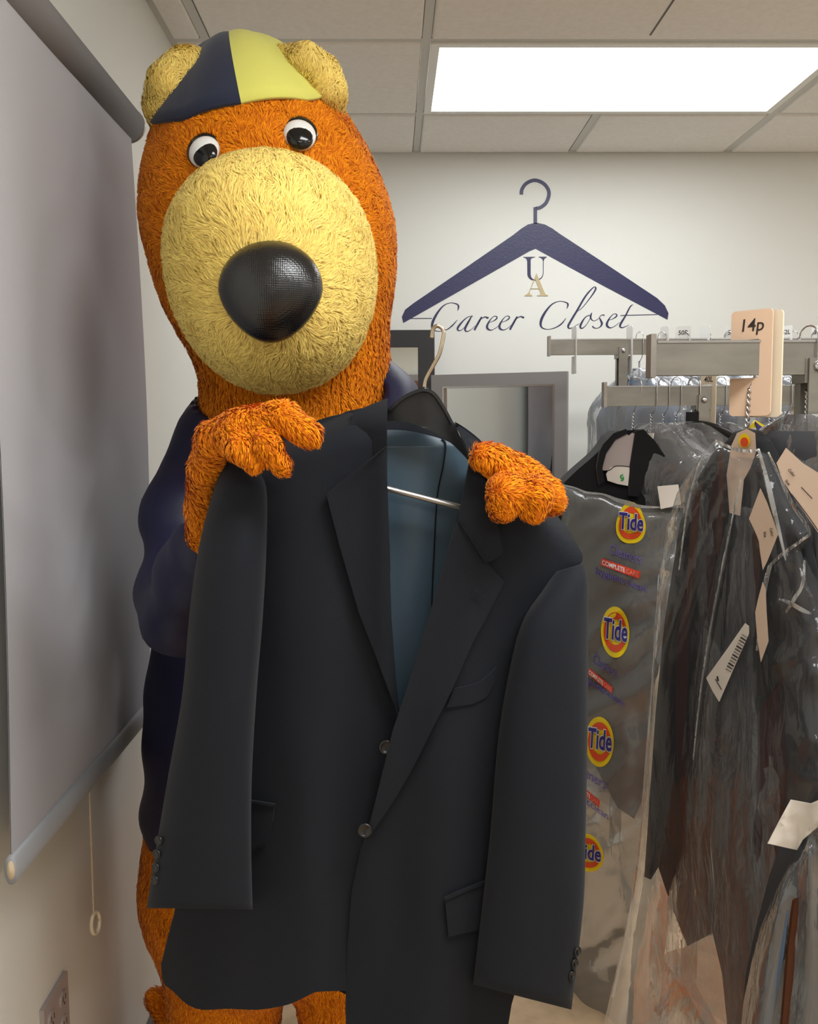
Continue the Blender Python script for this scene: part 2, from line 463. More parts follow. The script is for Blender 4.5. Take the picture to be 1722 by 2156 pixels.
def hash3(c, s):
    k = np.sin(c@np.array([127.1, 311.7, 74.7])+s)*43758.5453
    return k-np.floor(k)
def furred(name, V, Q, m, parent, dens, length, width, flow, lift=.45, clump=.009, cl=.6, back=.2, swirl=.5, keep=None):
    """plush surface: the skin and its pile in one mesh"""
    N = vnormals(V, Q)
    T = np.concatenate([Q[:, [0,1,2]], Q[:, [0,2,3]]])
    a, b, c = V[T[:,0]], V[T[:,1]], V[T[:,2]]
    ar = .5*np.linalg.norm(np.cross(b-a, c-a), axis=1)
    cen = (a+b+c)/3; nn = N[T].mean(1)
    toc = np.array(EYEP)-cen; toc /= np.linalg.norm(toc, axis=1, keepdims=True)
    wgt = np.where((nn*toc).sum(1) > -.35, 1.0, back)
    if keep is not None: wgt *= keep(cen)
    cnt = rng.poisson(ar*wgt*dens); ti = np.repeat(np.arange(len(T)), cnt); k = len(ti)
    u = rng.random((k,2)); s = u.sum(1) > 1; u[s] = 1-u[s]
    w0 = 1-u.sum(1)
    P = a[ti]*w0[:,None]+b[ti]*u[:,:1]+c[ti]*u[:,1:]
    n = N[T[ti,0]]*w0[:,None]+N[T[ti,1]]*u[:,:1]+N[T[ti,2]]*u[:,1:]
    n /= np.linalg.norm(n, axis=1, keepdims=True)+1e-9
    fl = flow(P) if callable(flow) else np.tile(np.array(flow, float), (k,1))
    sw = np.stack([np.sin(P[:,1]*61+P[:,2]*83)+np.sin(P[:,0]*131+P[:,2]*47), np.sin(P[:,0]*71+P[:,2]*59+1), np.sin(P[:,0]*67+P[:,1]*91+2)+np.sin(P[:,2]*149+P[:,0]*31)], 1)
    fl = fl+sw*swirl*.5+rng.normal(0, .18, (k,3))
    fl -= n*(fl*n).sum(1, keepdims=True); fl /= np.linalg.norm(fl, axis=1, keepdims=True)+1e-9
    ln = length*(.65+.7*rng.random(k))[:,None]
    cell = np.floor(P/clump+sw*.3); cc = (cell+.5)*clump+(np.stack([hash3(cell,1.), hash3(cell,2.), hash3(cell,3.)],1)-.5)*clump
    pull = (cc-P); pull -= n*(pull*n).sum(1, keepdims=True)
    lf = lift*(.7+.6*hash3(cell, 4.))[:,None]
    tip = P+ln*(fl*np.sqrt(np.maximum(1-lf**2, .1))+n*lf)+pull*cl
    mid = P+ln*(fl*.35+n*(lf*.75+.08))+pull*cl*.4
    wv = np.cross(fl, n)+n*rng.normal(0, .35, (k,1)); wv /= np.linalg.norm(wv, axis=1, keepdims=True)+1e-9
    wd = width*(.7+.6*rng.random(k))[:,None]
    root = P-n*.0015
    BV = np.empty((k,5,3)); BV[:,0] = root-wv*wd*.5; BV[:,1] = root+wv*wd*.5; BV[:,2] = mid+wv*wd*.5; BV[:,3] = mid-wv*wd*.5; BV[:,4] = tip
    side = np.cross(wv, tip-root); side /= np.linalg.norm(side, axis=1, keepdims=True)+1e-9
    side *= np.sign((side*n).sum(1, keepdims=True)+1e-9)
    bn = n*.55+side*.45+fl*.12; bn /= np.linalg.norm(bn, axis=1, keepdims=True)+1e-9
    base = len(V)+5*np.arange(k)
    BQ = np.stack([base, base+1, base+2, base+3], 1); BT = np.stack([base+3, base+2, base+4], 1)
    allV = np.concatenate([V, BV.reshape(-1,3)]); allN = np.concatenate([N, np.repeat(bn, 5, 0)])
    return mesh_np(name, allV, np.concatenate([Q, BQ]), BT, m, parent, allN)

# ================================================================== the room
CEIL = EYE+1.0636; YB = 3.756; XL = -0.60; XR = 4.4; YF = -3.6; X0 = 0.1115; T61 = 0.61; YR0 = 3.2983
fl = MB().box((XL-.1, YF-.1, -.1), (XR+.1, YB+.1, 0)).obj('floor', M_FLOOR); tag(fl, 'tan mottled vinyl floor below the clothes racks', kind='structure')
tag(MB().box((XL-.1, YB, 0), (XR+.1, YB+.1, CEIL+.1)).obj('wall_back', M_WALL), 'off-white painted back wall carrying the hanger decal', kind='structure')
tag(MB().box((XL-.1, YF, 0), (XL, YB, CEIL+.1)).obj('wall_left', M_WALL), 'off-white left wall behind the grey roller shade', kind='structure')
tag(MB().box((XR, YF, 0), (XR+.1, YB, CEIL+.1)).obj('wall_right', M_WALL), 'off-white right wall beyond the clothes racks', kind='structure')
tag(MB().box((XL-.1, YF-.1, 0), (XR+.1, YF, CEIL+.1)).obj('wall_front', M_WALL), 'off-white wall behind the camera', kind='structure')
tag(MB().box((XL, YB-.012, 0), (XR, YB, .10)).obj('baseboard_back', M_BASE), 'dark rubber baseboard along the back wall', kind='structure')
tag(MB().box((XL, YF, 0), (XL+.012, YB-.012, .10)).obj('baseboard_left', M_BASE), 'dark rubber baseboard along the left wall', kind='structure')
# brown door on the wall behind the camera
d1 = MB().box((-.35, YF, 0), (.55, YF+.04, 2.05)).obj('door_1', M_DOORW); tag(d1, 'brown wooden door behind the camera', kind='structure')
MB().box((-.42, YF, 0), (-.35, YF+.05, 2.12)).box((.55, YF, 0), (.62, YF+.05, 2.12)).box((-.35, YF, 2.05), (.55, YF+.05, 2.12)).obj('door_frame', M_GREYF, d1)
MB().tube([(.48, YF+.04, 1.0), (.48, YF+.09, 1.0), (.38, YF+.09, 1.0)], .01).obj('door_handle', M_SILVER, d1)

ceiling = MB().box((XL-.1, YF-.1, CEIL+.03), (XR+.1, YB+.1, CEIL+.12)).obj('ceiling', M_CEIL)
tag(ceiling, 'suspended ceiling of off-white acoustic tiles in a grey grid', kind='structure')
xs = [X0+T61*k for k in range(-1, 7)]; xs = [XL]+[x for x in xs if XL+.05 < x < XR-.05]+[XR]
ys = [YR0-T61*k for k in range(0, 13)]; ys = [y for y in ys if y > YF+.05]; ys = [YB]+ys+[YF]
FIX = [(X0+4*T61*i, YR0-T61-4*T61*j) for j in range(3) for i in range(2)]      # two-by-four foot light fixtures, front-left corners; unseen rear row, right column added for light
def in_fix(x, y): return any(fx < x < fx+2*T61 and fy < y < fy+T61 for fx, fy in FIX)
_tiles = {}
def tile(x0, x1, y0, y1):
    g = .013; key = (round(x1-x0, 3), round(y1-y0, 3)); b = .006
    cx, cy = (x0+x1)/2, (y0+y1)/2
    if key not in _tiles:
        w, h = (x1-x0)/2-g, (y1-y0)/2-g
        zt, zm, zb = .025, .003, -.005
        V = [(-w,-h,zt),(w,-h,zt),(w,h,zt),(-w,h,zt),(-w,-h,zm),(w,-h,zm),(w,h,zm),(-w,h,zm),(-w+b,-h+b,zb),(w-b,-h+b,zb),(w-b,h-b,zb),(-w+b,h-b,zb)]
        Fc = [(0,1,2,3),(8,11,10,9)]
        for i in range(4):
            j = (i+1) % 4; Fc += [(i,i+4,j+4,j),(i+4,i+8,j+8,j+4)]
        o = mesh('ceiling_tile', V, Fc, M_CEIL, ceiling); _tiles[key] = o.data
    else:
        o = link(bpy.data.objects.new('ceiling_tile', _tiles[key]), ceiling)
    o.location = (cx, cy, CEIL)
for i in range(len(xs)-1):
    for j in range(len(ys)-1):
        x0, x1, y1, y0 = xs[i], xs[i+1], ys[j], ys[j+1]
        if in_fix((x0+x1)/2, (y0+y1)/2): continue
        if j == 2 and i == 2: tile(x0, xs[i+2], y0, y1); continue          # one double-length tile
        if j == 2 and i == 3: continue
        tile(x0, x1, y0, y1)
# score line in the double-length tile
MB().box((X0+T61-.003, YR0-2*T61+.03, CEIL-.0056), (X0+T61+.003, YR0-T61-.045, CEIL-.0045)).obj('score_line', M_BASE, ceiling)
for x in xs[1:-1]:
    for j in range(len(ys)-1):
        y1, y0 = ys[j], ys[j+1]
        if in_fix(x, (y0+y1)/2) or (j == 2 and abs(x-X0-T61) < .01): continue
        MB().box((x-.012, y0, CEIL-.0008), (x+.012, y1, CEIL+.004)).obj('ceiling_tee', M_TEE, ceiling)
for y in ys[1:-1]: MB().box((XL, y-.012, CEIL-.0003), (XR, y+.012, CEIL+.004)).obj('ceiling_tee', M_TEE, ceiling)
MB().box((XL, YF, CEIL-.002), (XL+.02, YB, CEIL+.006)).obj('wall_angle', M_TEE, ceiling)
MB().box((XL, YB-.02, CEIL-.002), (XR, YB, CEIL+.006)).obj('wall_angle', M_TEE, ceiling)
FIX_LAB = ['recessed rectangular ceiling light panel above the wall decal', 'unseen ceiling light panel added beyond the right picture edge', 'recessed ceiling light panel overhead in front of the costumed figure',
           'unseen ceiling light panel added to the right of the camera', 'unseen ceiling light panel added behind the camera by the brown door', 'unseen ceiling light panel added in the rear right corner of the room']
for k, (fx, fy) in enumerate(FIX):
    t = thing('ceiling_light', FIX_LAB[k], 'light', (fx+T61, fy+T61/2, CEIL), 'recessed ceiling lights')
    x0, x1, y0, y1 = fx+.014, fx+2*T61-.014, fy+.014, fy+T61-.014
    f = MB(); wf = .024
    f.box((x0, y0, CEIL-.006), (x0+wf, y1, CEIL+.02)); f.box((x1-wf, y0, CEIL-.006), (x1, y1, CEIL+.02))
    f.box((x0+wf, y0, CEIL-.006), (x1-wf, y0+wf, CEIL+.02)); f.box((x0+wf, y1-wf, CEIL-.006), (x1-wf, y1, CEIL+.02))
    f.obj('light_frame', M_WHITEP, t)
    mesh('diffuser_lens', [(x0+wf, y0+wf, CEIL-.001), (x0+wf, y1-wf, CEIL-.001), (x1-wf, y1-wf, CEIL-.001), (x1-wf, y0+wf, CEIL-.001)], [(0, 1, 2, 3)], M_LENS if k < 2 else M_LENS2, t)

# ------------------------------------------------------------------ roller shade, cord, outlet
XS = -0.545
sh = thing('roller_shade', 'grey roller shade pulled down over the window on the left wall', 'shade', (XS, 1.4, .9))
top_far = atX(272, 262, XS); top_near = atX(40, 0, XS); zt = (top_far.z+top_near.z)/2
bot_far = atX(287, 1510, XS); bot_near = atX(36, 1812, XS); zb = (bot_far.z+bot_near.z)/2
yf = top_far.y; yn = .95
y_near_b = bot_near.y
# fabric, gently waved
V = []; Fc = []; ny, nzz = 30, 24
for i in range(nzz+1):
    for j in range(ny+1):
        v = i/nzz; u = j/ny; z = zt+(zb-zt)*v; y = (y_near_b-.02)+(yf-y_near_b+.03)*u + .0*v
        x = XS + (.010*math.sin(u*7+1)+.005*math.sin(u*13+v*2))*math.sin(PI*min(1, v*1.0))
        V.append((x, y, z))
nvf = len(V); V += [(a-.0015, b, c) for a, b, c in V]
for i in range(nzz):
    for j in range(ny):
        a = i*(ny+1)+j; Fc.append((a, a+ny+1, a+ny+2, a+1)); Fc.append((nvf+a, nvf+a+1, nvf+a+ny+2, nvf+a+ny+1))
mesh('shade_fabric', V, Fc, M_SHADE, sh, True)
r_roll = .037
MB().tube([(XS-.012, y_near_b-.06, zt+.01), (XS-.012, yf+.03, zt+.01)], r_roll, 24).obj('roller_tube', M_ROLL, sh, True)
MB().tube([(XS-.012, yf+.03, zt+.01), (XS-.012, yf+.036, zt+.01)], r_roll*1.02, 24).obj('end_cap', M_SILVER, sh, True)
pts = [(XS, y_near_b-.022), (XS, yf+.012)]
hb = MB(); prof = [(.010*math.cos(a), .022*math.sin(a)) for a in [2*PI*k/20 for k in range(20)]]
Vb = [(XS+p[0], pts[0][1], zb-.008+p[1]) for p in prof]+[(XS+p[0], pts[1][1], zb-.008+p[1]) for p in prof]
hb.add(Vb, [(i, (i+1) % 20, 20+(i+1) % 20, 20+i) for i in range(20)]+[tuple(range(19, -1, -1)), tuple(range(20, 40))]).obj('hem_bar', M_SHBAR, sh, True)
MB().add([(XS+p[0]*.55, pts[0][1]-.0012, zb-.008+p[1]*.62) for p in prof]+[(XS+p[0]*.55, pts[0][1]+.004, zb-.008+p[1]*.62) for p in prof],
         [(i, (i+1) % 20, 20+(i+1) % 20, 20+i) for i in range(20)]+[tuple(range(19, -1, -1)), tuple(range(20, 40))]).obj('bar_end', M_CORD, sh, True)
pc = thing('pull_cord', 'thin beige pull cord with a clear ring hanging below the shade', 'cord', atX(195, 1930, -.565))
a = atX(188, 1640, -.565); b = atX(197, 1925, -.565)
MB().tube([(a.x, a.y, zb+.1), b], .0016, 6).obj('cord', M_CORD, pc)
cc = atX(201, 1943, -.565); ring_pts = []
for k in range(25):
    an = 2*PI*k/24; ring_pts.append((cc.x+.004*math.cos(an), cc.y+.012*math.cos(an), cc.z+.021*math.sin(an)))
MB().tube(ring_pts, .0038, 8).obj('pull_ring', M_CLEARP, pc, True)
ou = thing('wall_outlet', 'double wall outlet with a grey cover plate low on the left wall', 'outlet', atX(118, 2110, XL))
p1 = atX(89, 2090, XL+.008); p2 = atX(144, 2050, XL+.008)
yc = (p1.y+p2.y)/2; zt_o = atX(144, 2041, XL+.008).z; hw = .058; ho = .115
MB().box((XL, yc-hw, zt_o-ho), (XL+.008, yc+hw, zt_o)).obj('cover_plate', M_OUTLET, ou)
for sy in (-.028, .028):
    for sz in (-.034, -.08):
        y0 = yc+sy; z0 = zt_o+sz; Vr = []
        for k in range(16):
            an = 2*PI*k/16; Vr.append((XL+.008, y0+.0165*math.cos(an), z0+.0145*math.sin(an)))
        Vr += [(XL+.011, v[1]*.97+.03*y0, v[2]*.97+.03*z0) for v in Vr]
        s = mesh('socket', Vr, [(i, (i+1) % 16, 16+(i+1) % 16, 16+i) for i in range(16)]+[tuple(range(16, 32))], M_OUTLET, ou)
        MB().box((XL+.0105, y0-.007, z0-.003), (XL+.0116, y0-.005, z0+.007)).box((XL+.0105, y0+.005, z0-.003), (XL+.0116, y0+.007, z0+.007)).box((XL+.0105, y0-.002, z0-.010), (XL+.0116, y0+.002, z0-.006)).obj('slot', M_OUTLET_D, s)

# ------------------------------------------------------------------ hanger decal on the back wall
YW = YB
dc = thing('wall_decal', 'navy hanger-shaped vinyl decal with script lettering on the back wall', 'decal', at(1128, 560, YW))
Z4 = lambda x, y: (800+x/2.649, 350+y/2.649)
body = [(855,318),(880,316),(920,325),(960,346),(1000,375),(1270,552),(1545,735),(1588,776),(1609,820),(1603,856),(1545,825),(1240,664),(900,478),(868,460),(832,475),(500,664),(180,846),(130,874),(122,840),(140,800),(185,765),(470,571),(740,385),(790,346),(825,325)]
sheet('hanger_shape', [Z4(*p) for p in body], YW-.0012, .001, M_DECAL, dc, step=60, smooth=False)
strokes('hanger_hook', [[(788,158,20),(792,128,20),(817,95,20),(863,78,20),(910,95,20),(938,130,20),(941,165,20),(925,205,20),(895,230,20),(868,236,20)], [(866,228,20),(866,322,20)]], YW, M_DECAL, dc, f=Z4, ws=1/2.649)
Z3 = lambda x, y: (1080+x/17.22, 520+y/17.22)
U = [(365,360),(795,355),(795,378),(720,390),(660,420),(640,480),(640,1000),(660,1090),(720,1160),(800,1190),(900,1180),(990,1130),(1060,1050),(1085,950),(1085,520),(1070,460),(1020,400),(930,378),(930,352),(1225,350),(1220,378),(1150,420),(1110,500),(1105,960),(1080,1070),(1010,1160),(900,1215),(780,1220),(640,1185),(560,1110),(520,1020),(515,540),(500,460),(450,400),(370,378)]
sheet('letter', [Z3(*p) for p in U], YW-.0012, .001, M_DECAL, dc, step=None, smooth=False)
A_ = [[(850,945),(1140,1640),(1180,1710),(1275,1752),(1275,1775),(868,1775),(868,1752),(985,1738),(1005,1690),(815,1185),(775,1165)],
      [(785,1115),(800,1165),(655,1490),(600,1640),(620,1715),(700,1752),(700,1775),(415,1775),(415,1752),(500,1715),(570,1640),(635,1480)],
      [(640,1498),(935,1498),(940,1522),(635,1522)]]
Va = []; Fa = []; Ea = []
for p in A_:
    v, f_, e = fill2d([Z3(*q) for q in p], None); n = len(Va); Va += v; Fa += [[i+n for i in q] for q in f_]; Ea += [(x+n, y+n) for x, y in e]
solid('letter', Va, Fa, Ea, lambda x, y: at(x, y, YW-.0024), .001, M_TAN, dc, False)
Z1 = lambda x, y: (880+x/6.15, 590+y/6.15)
Z2 = lambda x, y: (1120+x/6.15, 590+y/6.15)
sC1 = [(513,395,5),(525,345,22),(505,310,14),(420,293,8),(330,330,15),(250,425,27),(195,530,34),(182,600,27),(205,645,13),(275,660,7),(370,640,10),(445,585,16),(507,515,6)]
sa = [[(715,470,5),(660,470,8),(600,510,14),(530,590,26),(512,635,22),(545,652,10),(610,600,6),(680,490,6)], [(700,452,7),(670,510,20),(620,600,28),(610,645,22),(640,662,12),(690,635,6),(740,590,5)]]
sr = [[(825,472,9),(815,490,20),(770,570,26),(730,645,24)], [(770,570,5),(820,500,9),(870,475,14),(902,488,22),(908,474,10)]]
se = [[(905,545,6),(960,535,6),(1015,500,16),(1020,472,12),(980,468,7),(930,520,14),(895,590,28),(905,630,26),(950,645,10),(1010,615,6),(1055,575,5)]]
sh_ = lambda g, dx, dy: [[(x+dx, y+dy, w_) for x, y, w_ in s] for s in g]
for g in ([sC1], sa, sr, se, sh_(se, 160, -2), sh_(sr, 460, -5)): strokes('letter', g, YW, M_DECAL, dc, f=Z1, ws=1/6.15)
sC2 = [(450,370,5),(465,315,22),(440,287,12),(355,272,8),(260,310,15),(180,400,27),(125,500,34),(112,575,28),(140,620,14),(215,635,7),(310,610,12),(385,560,16),(440,490,6)]
sl = [(565,415,5),(640,365,7),(720,270,10),(800,160,18),(826,105,20),(812,86,10),(775,110,14),(690,210,22),(590,380,24),(500,530,26),(468,595,26),(485,622,14),(540,605,6),(610,560,5)]
so = [[(745,450,8),(690,480,12),(640,555,24),(625,605,24),(650,622,12),(700,580,7),(750,500,7),(748,455,8)], [(775,420,8),(760,460,22),(765,500,16),(800,525,7),(850,505,6),(880,475,6)]]
ss = [[(938,455,18),(905,450,9),(875,480,9),(890,520,22),(905,560,26),(885,600,14),(840,622,7),(795,610,16),(785,590,12)]]
st = [[(1308,315,5),(1270,345,16),(1210,460,20),(1150,560,26),(1140,600,22),(1170,613,12),(1220,595,6),(1255,578,4)]]
for g in ([sC2], [sl], so, ss, sh_(se, 75, -30), st): strokes('letter', g, YW, M_DECAL, dc, f=Z2, ws=1/6.15)
strokes('hanger_bar', [[(1145,456,9),(1620,444,9)]], YW, M_DECAL, dc, f=Z2, ws=1/6.15)
strokes('hanger_bar', [[(-95,495,9),(178,494,9)]], YW, M_DECAL, dc, f=Z1, ws=1/6.15)

# ------------------------------------------------------------------ mirrors on / against the back wall
def framed(name, label, cat, pA, pB, zt_, zb_, fw, mf, thick=.03, trim=None):
    """upright framed mirror between ground points pA (left) and pB (right)"""
    pA = Vector(pA); pB = Vector(pB); e = (pB-pA); Wd = e.length; e.normalize(); n = Vector((e.y, -e.x, 0))   # n faces the room
    t = thing(name, label, cat, (pA.x, pA.y, zb_))
    def bx(u0, u1, z0, z1, d0, d1, nm, m, par=t):
        V = [pA+e*u+n*d+Vector((0,0,z)) for z in (z0, z1) for (u, d) in ((u0,d0),(u1,d0),(u1,d1),(u0,d1))]
        return mesh(nm, V, [(0,1,2,3),(4,7,6,5),(0,4,5,1),(1,5,6,2),(2,6,7,3),(3,7,4,0)], m, par)
    bx(0, fw, zb_, zt_, 0, thick, 'frame_side', mf); bx(Wd-fw, Wd, zb_, zt_, 0, thick, 'frame_side', mf)
    bx(fw, Wd-fw, zt_-fw, zt_, 0, thick, 'frame_rail', mf); bx(fw, Wd-fw, zb_, zb_+fw, 0, thick, 'frame_rail', mf)
    g = bx(fw, Wd-fw, zb_+fw, zt_-fw, .004, .012, 'mirror_pane', M_MIRROR)
    if trim:
        w2 = .007
        bx(fw, fw+w2, zb_+fw, zt_-fw, .012, thick+.001, 'trim_strip', trim); bx(Wd-fw-w2, Wd-fw, zb_+fw, zt_-fw, .012, thick+.001, 'trim_strip', trim)
        bx(fw+w2, Wd-fw-w2, zt_-fw-w2, zt_-fw, .012, thick+.001, 'trim_strip', trim)
    return t
a = at(690, 697, 3.72); b = at(914, 697, 3.72)
framed('black_mirror', 'tall mirror in a wide black frame against the back wall', 'mirror', (a.x, 3.725, 0), (b.x, 3.725, 0), a.z, .12, m_px(34, 3.72), M_BLACKF)
a = at(915, 793, 3.56); b = at(1196, 778, 3.44)
framed('grey_mirror', 'leaning mirror in a grey frame below the hanger decal', 'mirror', (a.x, 3.63, 0), (b.x, 3.43, 0), (a.z+b.z)/2, .02, m_px(25, 3.5), M_GREYF, .03, M_SILVER)

# ================================================================== clothes racks
def rack(label, Y, px_l, py_t, py_b, post_px, post_y, posts_extra, zfloor=0.0, tall=.048):
    tl = at(px_l, py_t, Y); z1 = tl.z; z0 = z1-tall; x0 = tl.x; x1 = 2.2
    t = thing('clothes_rack', label, 'clothes rack', (x0, Y, 0))
    MB().box((x0, Y-.011, z0), (x1, Y+.011, z1)).obj('rail', M_STEEL, t)
    MB().box((x0+.004, Y-.0125, z1-.001), (x1, Y-.0085, z1+.0025)).box((x0+.004, Y+.0085, z1-.001), (x1, Y+.0125, z1+.0025)).obj('rail_lip', M_CHROME, t)
    MB().box((x0-.006, Y-.0135, z0-.003), (x0+.002, Y+.0135, z1+.012)).obj('rail_end', M_STEEL_D, t)
    xp = at(post_px, post_y, Y).x; zp = at(post_px, post_y, Y).z
    for x in [xp]+posts_extra:
        p = MB().box((x-.014, Y-.0105+.022, .03), (x+.014, Y+.0105+.022, zp)).box((x-.018, Y-.012, zp-.036), (x-.014, Y+.034, zp)).box((x+.014, Y-.012, zp-.036), (x+.018, Y+.034, zp)).box((x-.014, Y-.0165, .05), (x+.014, Y-.012, zp)).obj('post', M_STEEL, t)
        c = Vector((x, Y-.0165, zp-.012)); V = []; Fc = []
        for i in range(4):
            r = .0085*math.cos(i*PI/8); dd = .006*math.sin(i*PI/8)
            for k in range(12): V.append(c+Vector((r*math.cos(2*PI*k/12), -dd, r*math.sin(2*PI*k/12))))
        for i in range(3):
            for k in range(12): Fc.append((i*12+k, i*12+(k+1) % 12, (i+1)*12+(k+1) % 12, (i+1)*12+k))
        Fc.append(tuple(36+k for k in range(12)))
        mesh('bolt', V, Fc, M_CHROME, p, True)
        MB().box((x-.016, Y-.24, .0), (x+.016, Y+.24, .03)).obj('foot', M_STEEL_D, t)
    return t, x0, z1
R1, r1x, r1z = rack('nearest steel clothes rack with a wide flat rail at right', 1.38, 1374, 722, 790, 1714, 755, [1.9])
R2, r2x, r2z = rack('lower steel clothes rack standing in the middle of the three', 2.36, 1274, 815, 851, 1478, 832, [1.9])
R3, r3x, r3z = rack('tall steel clothes rack farthest back, near the back wall', 3.02, 1157, 716, 746, 1310, 731, [1.9])

def bag_shape(hw, ht, zt_, zb_, flare=.03, seed=0, N=44, rowsn=46, amp=.012, neck=.03):
    """plastic garment bag: gathered neck, shoulders, loose wrinkled skirt (local x = shoulder line, y = front/back)"""
    V = []; Fc = []
    for i in range(rowsn+1):
        v = i/rowsn; z = zt_+(zb_-zt_)*v**1.25
        d = (zt_-z)
        s = min(1, d/.16); s = s*s*(3-2*s)
        w_ = neck+(hw-neck)*min(1, (d/.13))**.75 + flare*max(0, (d-.2))/.8
        h_ = neck*.8+(ht-neck*.8)*s + flare*.5*max(0, d-.2)/.8
        for j in range(N):
            a = 2*PI*j/N; ca, sa_ = math.cos(a), math.sin(a)
            u = math.copysign(abs(ca)**.75, ca)*w_; q = math.copysign(abs(sa_)**.75, sa_)*h_
            k = amp*min(1, d/.05+.2)
            rr = nz(u*9+seed, q*9, z*2.2)*1.3 + .7*ridge(u*16+seed, z*5+q*8, 3.3) - .5 + .35*nz(u*40, z*25+seed, q*40)
            V.append((u+ca*k*rr, q+sa_*k*rr*1.3, z))
    for i in range(rowsn):
        for j in range(N): Fc.append((i*N+j, (i+1)*N+j, (i+1)*N+(j+1) % N, i*N+(j+1) % N))
    return V, Fc
def coat_shape(hw, ht, zt_, zb_, seed=0, N=32, rowsn=26):
    V = []; Fc = []
    for i in range(rowsn+1):
        v = i/rowsn; z = zt_+(zb_-zt_)*v; d = zt_-z
        w_ = .055+(hw-.055)*min(1, d/.11)**.8 - .02*math.sin(min(1, d/.6)*PI)
        h_ = .03+(ht-.03)*min(1, d/.12)**.7
        for j in range(N):
            a = 2*PI*j/N; ca, sa_ = math.cos(a), math.sin(a)
            u = math.copysign(abs(ca)**.8, ca)*w_; q = math.copysign(abs(sa_)**.8, sa_)*h_
            k = .012*min(1, d/.3)*nz(u*14+seed, q*6, z*1.2)
            V.append((u, q+math.copysign(k, sa_), z))
    for i in range(rowsn):
        for j in range(N): Fc.append((i*N+j, (i+1)*N+j, (i+1)*N+(j+1) % N, i*N+(j+1) % N))
    Fc += [tuple(range(N)), tuple(rowsn*N+j for j in range(N-1, -1, -1))]
    return V, Fc
def wire_hanger_parts(root, m=M_CHROME, drop=.12, black=False, arms=True):
    """local frame of the garment: hook hangs over a rail running along local direction set by yaw; hook in the local yz... built in xz plane of the shoulders"""
    hk = []
    for k in range(11):
        a = PI*(1.08-1.08*k/10); hk.append((.017*math.cos(a)-.0, 0, .004+.017*math.sin(a)-.001))
    hk += [(.0175, 0, -.02), (.0175, 0, -.046), (.012, 0, -.062), (0, 0, -.076)]
    MB().tube(hk, .0022 if black else .0013, 6).obj('hook', m, root, True)
    if black:
        MB().box((-.018, -.008, -.098), (.018, .008, -.068)).obj('size_clip', M_BLACKP, root)
        arm = MB()
        arm.tube(cr([(-.2, 0, -.19), (-.1, 0, -.125), (0, 0, -.1), (.1, 0, -.125), (.2, 0, -.19)], 5), .012, 8).obj('hanger_arm', M_BLACKP, root, True)
    else:
        tw = MB()
        for ph in (0, PI):
            tw.tube([(.0022*math.cos(ph+k*.9), .0022*math.sin(ph+k*.9), -.074-.048*k/22) for k in range(23)], .0013, 5)
        tw.obj('twisted_neck', m, root, True)
        if arms:
            MB().tube([(0, 0, -.12), (-.2, 0, -.2), (.2, 0, -.2), (0, 0, -.12)], .0013, 5).obj('hanger_arm', m, root)
def hang(root, x, Y, z, yaw):
    root.location = (x, Y, z); root.rotation_euler = (0, 0, yaw)
def copy_tree(o, parent=None):
    c = o.copy(); col.objects.link(c)
    if parent is not None: c.parent = parent; c.matrix_parent_inverse = o.matrix_parent_inverse.copy()
    for ch in list(o.children): copy_tree(ch, c)
    return c
def make_bagged(name, label, group, coat_m, bag_m, seed, hw=.2, ht=.055, length=.86, bag_len=1.0, black=False, paper=False, collar=None, bagtop=-.095):
    root = thing(name, label, 'garment', (0, 0, 0), group)
    wire_hanger_parts(root, black=black)
    V, Fc = coat_shape(hw, ht, -.135, -.135-length, seed); mesh('coat', V, Fc, coat_m, root, True)
    if collar is not None:
        mesh('collar_paper', [(-.05, -.045, -.12), (.05, -.045, -.12), (.035, -ht-.012, -.26), (-.035, -ht-.012, -.26), (-.05, -.043, -.12), (.05, -.043, -.12), (.035, -ht-.010, -.26), (-.035, -ht-.010, -.26)],
             [(0,3,2,1),(4,5,6,7),(0,1,5,4),(1,2,6,5),(2,3,7,6),(3,0,4,7)], collar, root)
    V, Fc = bag_shape(hw+.018, ht+.022, bagtop, -.1-bag_len, seed=seed); mesh('plastic_bag', V, Fc, bag_m, root, True)
    if paper:
        yy = -ht-.05
        mesh('order_slip', [(-.02, yy, -.22), (.06, yy-.004, -.2), (.08, yy-.006, -.4), (.0, yy-.002, -.42), (-.02, yy+.001, -.22), (.06, yy-.003, -.2), (.08, yy-.005, -.4), (.0, yy-.001, -.42)],
             [(0,3,2,1),(4,5,6,7),(0,1,5,4),(1,2,6,5),(2,3,7,6),(3,0,4,7)], M_PAPER, root)
    return root
def pxX(px, Y): return at(px, 800, Y).x

